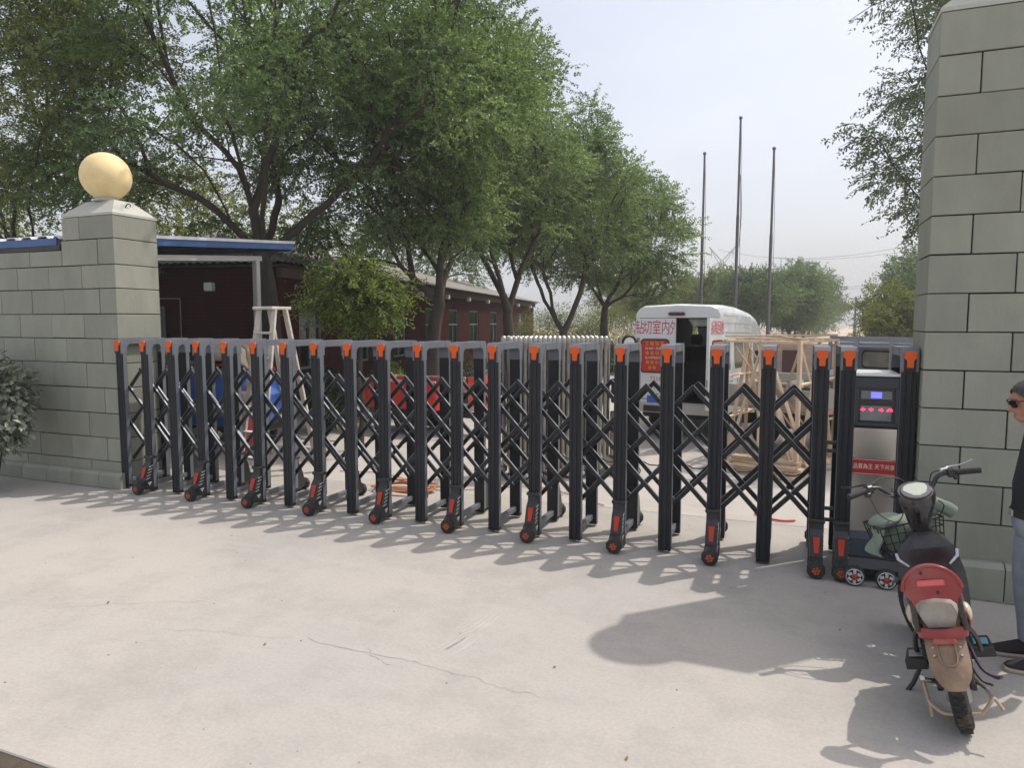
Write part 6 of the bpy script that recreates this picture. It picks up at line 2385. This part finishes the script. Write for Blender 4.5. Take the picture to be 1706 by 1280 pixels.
# wire basket with green jacket
BX0, BX1, BY0, BY1, BZ0, BZ1 = -.175, .175, .84, 1.06, .60, .80
WIRE = mat("basket_wire", (.014, .014, .015), rough=.45, var=.1)
m = MB()
def rect(z_, k):
    return [(BX0 - k, BY0 - k * .5, z_), (BX1 + k, BY0 - k * .5, z_), (BX1 + k, BY1 + k, z_), (BX0 - k, BY1 + k, z_)]
for i, z_ in enumerate((.60, .65, .70, .75, .80)):
    m.tube(rect(z_, -.02 + .03 * i / 4), .006 if i in (0, 4) else .0035, 6, closed=True)
for u in [k / 8 for k in range(9)]:
    x0, x1 = -.155 + .31 * u, -.185 + .37 * u
    m.tube([(x0, .85, .60), (x1, .835, .80)], .0033, 5)
    m.tube([(x0, 1.04, .60), (x1, 1.07, .80)], .0033, 5)
    m.tube([(x0, .85, .60), (x0, 1.04, .60)], .003, 5)
for v in [k / 5 for k in range(6)]:
    for s_ in (-1, 1):
        m.tube([(s_ * .155, .85 + .19 * v, .60), (s_ * .185, .835 + .235 * v, .80)], .0033, 5)
m.bar((0, .76, .72), (0, .85, .68), .05, .02)
steer(m, "wire_basket", WIRE)
CLOTH = mat("sage_cloth", (.205, .255, .205), rough=.9, var=.14, vscale=7, bump=.5, bscale=22)
jk = thing("green_jacket", "crumpled sage green jacket stuffed in the scooter basket with one side hanging out", "jacket", (0.85, 3.80, 0.0), (0, R(-LEAN), R(-YAW)))
rj = np.random.default_rng(5)


def blob(c, r_, seed, amp=.22):
    rg_ = np.random.default_rng(seed)
    q = MB().sphere(c, r_, 36, 22)
    fr = rg_.normal(0, 1, (7, 3)) * 20
    ph = rg_.random(7) * 6.28
    out = []
    for p in q.v:
        d = np.array(p) - np.array(c)
        k = sum(np.sin(fr[i] @ d + ph[i]) * (0.5 if i > 3 else 1) for i in range(7)) / 5
        out.append(tuple(np.array(c) + d * (1 + amp * k)))
    q.v = out
    return q


body = blob((0, .95, .715), (.16, .105, .115), 3)
b2 = blob((.12, .94, .83), (.10, .085, .05), 9)
b3 = blob((-.10, .95, .81), (.10, .09, .045), 12)
for b in (b2, b3):
    body.add(b.v, b.f, True)
# hanging sleeve over the left rim, rolled sleeve poking out at the right
gsl = []
for i in range(12):
    u = i / 11
    x = -.115 - .055 * min(1, u * 3) - .02 * max(0, u - .3)
    z_ = .835 - .02 * math.sin(u * 3) - .25 * max(0, u - .18)
    gsl.append([(x + .022 * math.sin(v * 5 + u * 6) * (.3 + u) - .02 * u, .855 + .16 * v + .015 * math.sin(u * 9), z_ - .02 * math.sin(v * 4) * u) for v in [k / 9 for k in range(10)]])
body.sheet(gsl, th=.012)
body.tube(smooth_path([(.10, .90, .86), (.17, .90, .87), (.23, .88, .835), (.265, .87, .80)], 4), [.035, .042, .044, .045, .043, .044, .042, .040, .042, .043, .042, .041, .039], 12)
xf(body, STEER)
body.build("cloth", CLOTH, jk)
# ------------------------------------------------------------------ the man at the right edge
SKIN = mat("skin", (0.36, 0.175, 0.115), rough=.5, var=.07, vscale=12)
SHIRT = mat("black_shirt", (0.012, 0.014, 0.018), rough=.85, var=.25, bump=.9, bscale=11)
JEANS = mat("pale_jeans", (0.30, 0.34, 0.41), rough=.9, var=.16, vscale=9, bump=.9, bscale=14, dirt=.25, dirtcol=(.32, .36, .42))
SHOE = mat("dark_shoe", (0.020, 0.013, 0.019), rough=.75, var=.15, bump=.2)
SOLE = mat("pale_sole", (.42, .36, .27), rough=.7, var=.1)
man = thing("person", "man in sunglasses, black shirt and pale jeans standing at the right edge, looking down", "person", (1.365, 4.67, 0), (0, 0, R(97)))


def ell(c, rx, ry, n=20):
    return [(c[0] + rx * math.cos(2 * math.pi * k / n), c[1] + ry * math.sin(2 * math.pi * k / n), c[2]) for k in range(n)]


def fuse(mb, nm, mt, voxel, smooth_it=4, parent=man):
    """One continuous surface grown over overlapping body volumes."""
    me = mb.mesh(nm, mt)
    o = bpy.data.objects.new(nm, me)
    COL.objects.link(o)
    md = o.modifiers.new("r", 'REMESH')
    md.mode = 'VOXEL'
    md.voxel_size = voxel
    md.use_smooth_shade = True
    s_ = o.modifiers.new("s", 'SMOOTH')
    s_.iterations = smooth_it
    s_.factor = .5
    dg = bpy.context.evaluated_depsgraph_get()
    me2 = bpy.data.meshes.new_from_object(o.evaluated_get(dg))
    me2.name = nm
    bpy.data.objects.remove(o)
    bpy.data.meshes.remove(me)
    me2.materials.clear()
    me2.materials.append(mt)
    return link_mesh(nm, me2, parent)


HT = Matrix.Translation((0, .045, 1.41)) @ Matrix.Rotation(R(-20), 4, 'X') @ Matrix.Translation((0, -.02, -1.41))
b = MB()
b.loft([ell((0, 0, .80), .150, .115), ell((0, .01, .92), .160, .120), ell((0, .012, 1.05), .160, .125), ell((0, .005, 1.20), .180, .115), ell((0, -.005, 1.31), .185, .095), ell((0, 0, 1.375), .12, .07), ell((0, .01, 1.41), .062, .058)])
for s_ in (-1, 1):
    b.tube([(s_ * .085, 0, .86), (s_ * .095, .02, .66), (s_ * .10, .03, .46), (s_ * .10, .0, .28), (s_ * .10, -.02, .09)], [.085, .078, .055, .052, .038], 14)
    b.tube([(s_ * .10, -.05, .05), (s_ * .105, .05, .045), (s_ * .11, .13, .03)], [.036, .038, .03], 10)
    b.tube([(s_ * .165, -.005, 1.325), (s_ * .215, -.01, 1.20), (s_ * .245, -.06, 1.06), (s_ * .20, -.12, .95), (s_ * .12, -.165, .86)], [.055, .048, .040, .036, .026], 12)
    # hand: palm, four fingers of different length, thumb from the side
    pc = Vector((s_ * .075, -.185, .825))
    b.sphere(pc, (.020, .036, .045), 12, 8)
    for k, (dy, ln_) in enumerate(((.030, .062), (.010, .072), (-.010, .068), (-.028, .052))):
        p0 = pc + Vector((0, dy, -.035))
        b.tube([p0, p0 + Vector((-s_ * .004, .006, -ln_ * .5)), p0 + Vector((-s_ * .018, .012, -ln_ * .85)), p0 + Vector((-s_ * .034, .014, -ln_))], [.0098, .0092, .0085, .0075], 8)
    p0 = pc + Vector((-s_ * .006, .034, .012))
    b.tube([p0, p0 + Vector((-s_ * .014, .024, -.026)), p0 + Vector((-s_ * .022, .030, -.055))], [.0125, .0105, .0085], 8)
b.tube([(0, .0, 1.36), (0, .035, 1.44), (0, .07, 1.49)], [.062, .056, .058], 14)
hd = MB()
hd.sphere((0, .045, 1.545), (.074, .094, .092), 24, 16)
hd.sphere((0, .085, 1.500), (.058, .062, .066), 20, 14)
hd.sphere((0, .105, 1.452), (.038, .040, .030), 16, 10)
hd.tube([(0, .138, 1.548), (0, .156, 1.522), (0, .166, 1.506)], [.011, .013, .016], 10)
hd.sphere((0, .142, 1.470), (.024, .012, .008), 12, 8)
hd.sphere((0, .140, 1.456), (.022, .012, .007), 12, 8)
hd.tube([(-.05, .118, 1.572), (0, .136, 1.576), (.05, .118, 1.572)], .012, 8)
for s_ in (-1, 1):
    hd.sphere((s_ * .032, .112, 1.552), (.015, .014, .012), 12, 8)
    hd.sphere((s_ * .050, .098, 1.508), (.022, .026, .022), 12, 8)
    hd.sphere((s_ * .077, .035, 1.525), (.008, .018, .030), 12, 8)
xf(hd, HT)
b.add(hd.v, hd.f, True)
fuse(b, "body", SKIN, .0065, 5)
# hair: short dark crop
hr = MB()
hv = []
n1, n2 = 28, 12
g = []
for i in range(n2 + 1):
    th = R(2 + 92 * i / n2)
    g.append([])
    for k in range(n1 + 1):
        a = 2 * math.pi * k / n1
        fr = math.sin(a)          # +1 = front
        lim = 1.0 if fr < .3 else 1.0 - .50 * (fr - .3) / .7
        t2 = th * lim
        g[-1].append((.0765 * math.sin(t2) * math.cos(a), .043 + .0955 * math.sin(t2) * math.sin(a), 1.547 + .0955 * math.cos(t2)))
hr.sheet(g, th=.010)
xf(hr, HT).build("hair", mat("dark_hair", (.05, .048, .05), rough=.8, var=.6, vscale=60, bump=.8, bscale=220), man)
# sunglasses
sg = MB()
for s_ in (-1, 1):
    P = [(s_ * (.006 + .056 * u), v) for u, v in ((0, .012), (.3, .020), (1, .016), (1.05, -.004), (.8, -.022), (.3, -.024), (.05, -.010))]
    r0 = [(x, .150 - abs(x) * .22, 1.549 + z_) for x, z_ in P]
    r1 = [(x, .156 - abs(x) * .22, 1.549 + z_) for x, z_ in P]
    sg.loft([r0, r1], smooth=False)
xf(sg, HT).build("sunglass_lens", mat("lens_black", (.010, .012, .012), rough=.06, spec=.8), man)
sg = MB()
sg.tube([(-.010, .154, 1.560), (0, .158, 1.562), (.010, .154, 1.560)], .003, 6)
for s_ in (-1, 1):
    sg.tube([(s_ * .066, .134, 1.560), (s_ * .076, .09, 1.556), (s_ * .082, .03, 1.548), (s_ * .080, .012, 1.535)], .0035, 6)
xf(sg, HT).build("sunglass_frame", BLACK_PLASTIC, man)
# clothes
s = MB()
s.loft([ell((0, .02, .865), .172, .150), ell((0, .012, .93), .178, .150), ell((0, .014, 1.04), .182, .152), ell((0, .008, 1.18), .195, .130), ell((0, .0, 1.30), .202, .115), ell((0, 0, 1.36), .16, .092), ell((0, .008, 1.395), .095, .080), ell((0, .01, 1.415), .074, .072)])
for s_ in (-1, 1):
    s.tube([(s_ * .150, -.004, 1.325), (s_ * .218, -.01, 1.20), (s_ * .240, -.016, 1.08)], [.074, .070, .066], 16)
fuse(s, "shirt", SHIRT, .012, 3)
j = MB()
j.loft([ell((0, .02, .875), .166, .146), ell((0, .012, .80), .168, .146), ell((0, .0, .74), .165, .130)])
for s_ in (-1, 1):
    j.tube([(s_ * .082, .005, .82), (s_ * .094, .022, .66), (s_ * .10, .034, .50), (s_ * .102, .020, .36), (s_ * .103, .0, .22), (s_ * .104, -.012, .095)], [.098, .092, .076, .072, .070, .068], 18)
fuse(j, "trousers", JEANS, .011, 3)
bl_ = MB()
bl_.loft([ell((0, .02, .858), .171, .151, 28), ell((0, .02, .893), .173, .154, 28)])
bl_.build("belt", mat("belt_leather", (.03, .026, .022), rough=.5), man)
MB().box((0, .176, .876), (.05, .012, .04), ch=.006).build("buckle", ALLOY, man)
for s_, dy in ((-1, .0), (1, .0)):
    q = MB()
    def so(y, w_, z0, z1):
        return [(s_ * .108 - w_, y, z0), (s_ * .108 + w_, y, z0), (s_ * .108 + w_, y, (z0 + z1) / 2), (s_ * .108 + w_ * .6, y, z1), (s_ * .108 - w_ * .6, y, z1), (s_ * .108 - w_, y, (z0 + z1) / 2)]
    q.loft([so(-.085, .030, .022, .085), so(-.06, .040, .022, .105), so(.0, .044, .022, .105), so(.07, .048, .022, .080), so(.14, .046, .022, .058), so(.185, .034, .022, .046), so(.20, .018, .024, .038)])
    sh = q.build("shoe", SHOE, man)
    q = MB()
    q.loft([[(s_ * .108 - w_, y, .001), (s_ * .108 + w_, y, .001), (s_ * .108 + w_, y, .026), (s_ * .108 - w_, y, .026)] for y, w_ in ((-.092, .030), (-.06, .043), (.07, .051), (.14, .049), (.19, .037), (.208, .018))])
    q.build("sole", SOLE, sh)

# ------------------------------------------------------------------ small litter on the forecourt
DRY = mat("dry_leaf", (.20, .115, .045), rough=.9, var=.3)
rl = random.Random(9)
spots = [(-1.18, 3.63), (-4.35, 3.35), (-.62, 2.95), (.35, 4.75), (-2.9, 3.25)]
m = MB()
m.add([(0, -.022, .004), (.010, 0, .010), (0, .026, .012), (-.010, 0, .009), (0, 0, .004)], [(0, 1, 4), (1, 2, 4), (2, 3, 4), (3, 0, 4)])
lm = m.mesh("dry_leaf", DRY)
for k, (x, y) in enumerate(spots):
    o_ = link_mesh("dry_leaf", lm, None, (x, y, .0005), (0, 0, rl.uniform(0, 6.2)))
    s_ = rl.uniform(.5, .85)
    o_.scale = (s_, s_, s_)
    tag(o_, ["dry leaf on the forecourt below the middle of the gate, by the long crack", "dry leaf lying by itself on the left part of the forecourt", "dry leaf nearest the camera on the sunlit forecourt", "dry leaf in the pillar shadow in front of the gate cabinet", "dry leaf left of the faint cracks on the forecourt"][k], "leaf", "dry leaves on the forecourt")

# ------------------------------------------------------------------ air
hz = bpy.data.materials.new("haze_air")
hz.use_nodes = True
hn = hz.node_tree.nodes
hn.clear()
ho = hn.new("ShaderNodeOutputMaterial")
hv_ = hn.new("ShaderNodeVolumePrincipled")
hv_.inputs["Color"].default_value = (0.96, 0.98, 1.0, 1)
hv_.inputs["Density"].default_value = 0.0017
hv_.inputs["Anisotropy"].default_value = 0.12
hz.node_tree.links.new(hv_.outputs[0], ho.inputs["Volume"])
hb3 = MB().box((0, 0, 17.9), (900, 900, 38.0))
tag(hb3.build("haze", hz), kind="stuff")
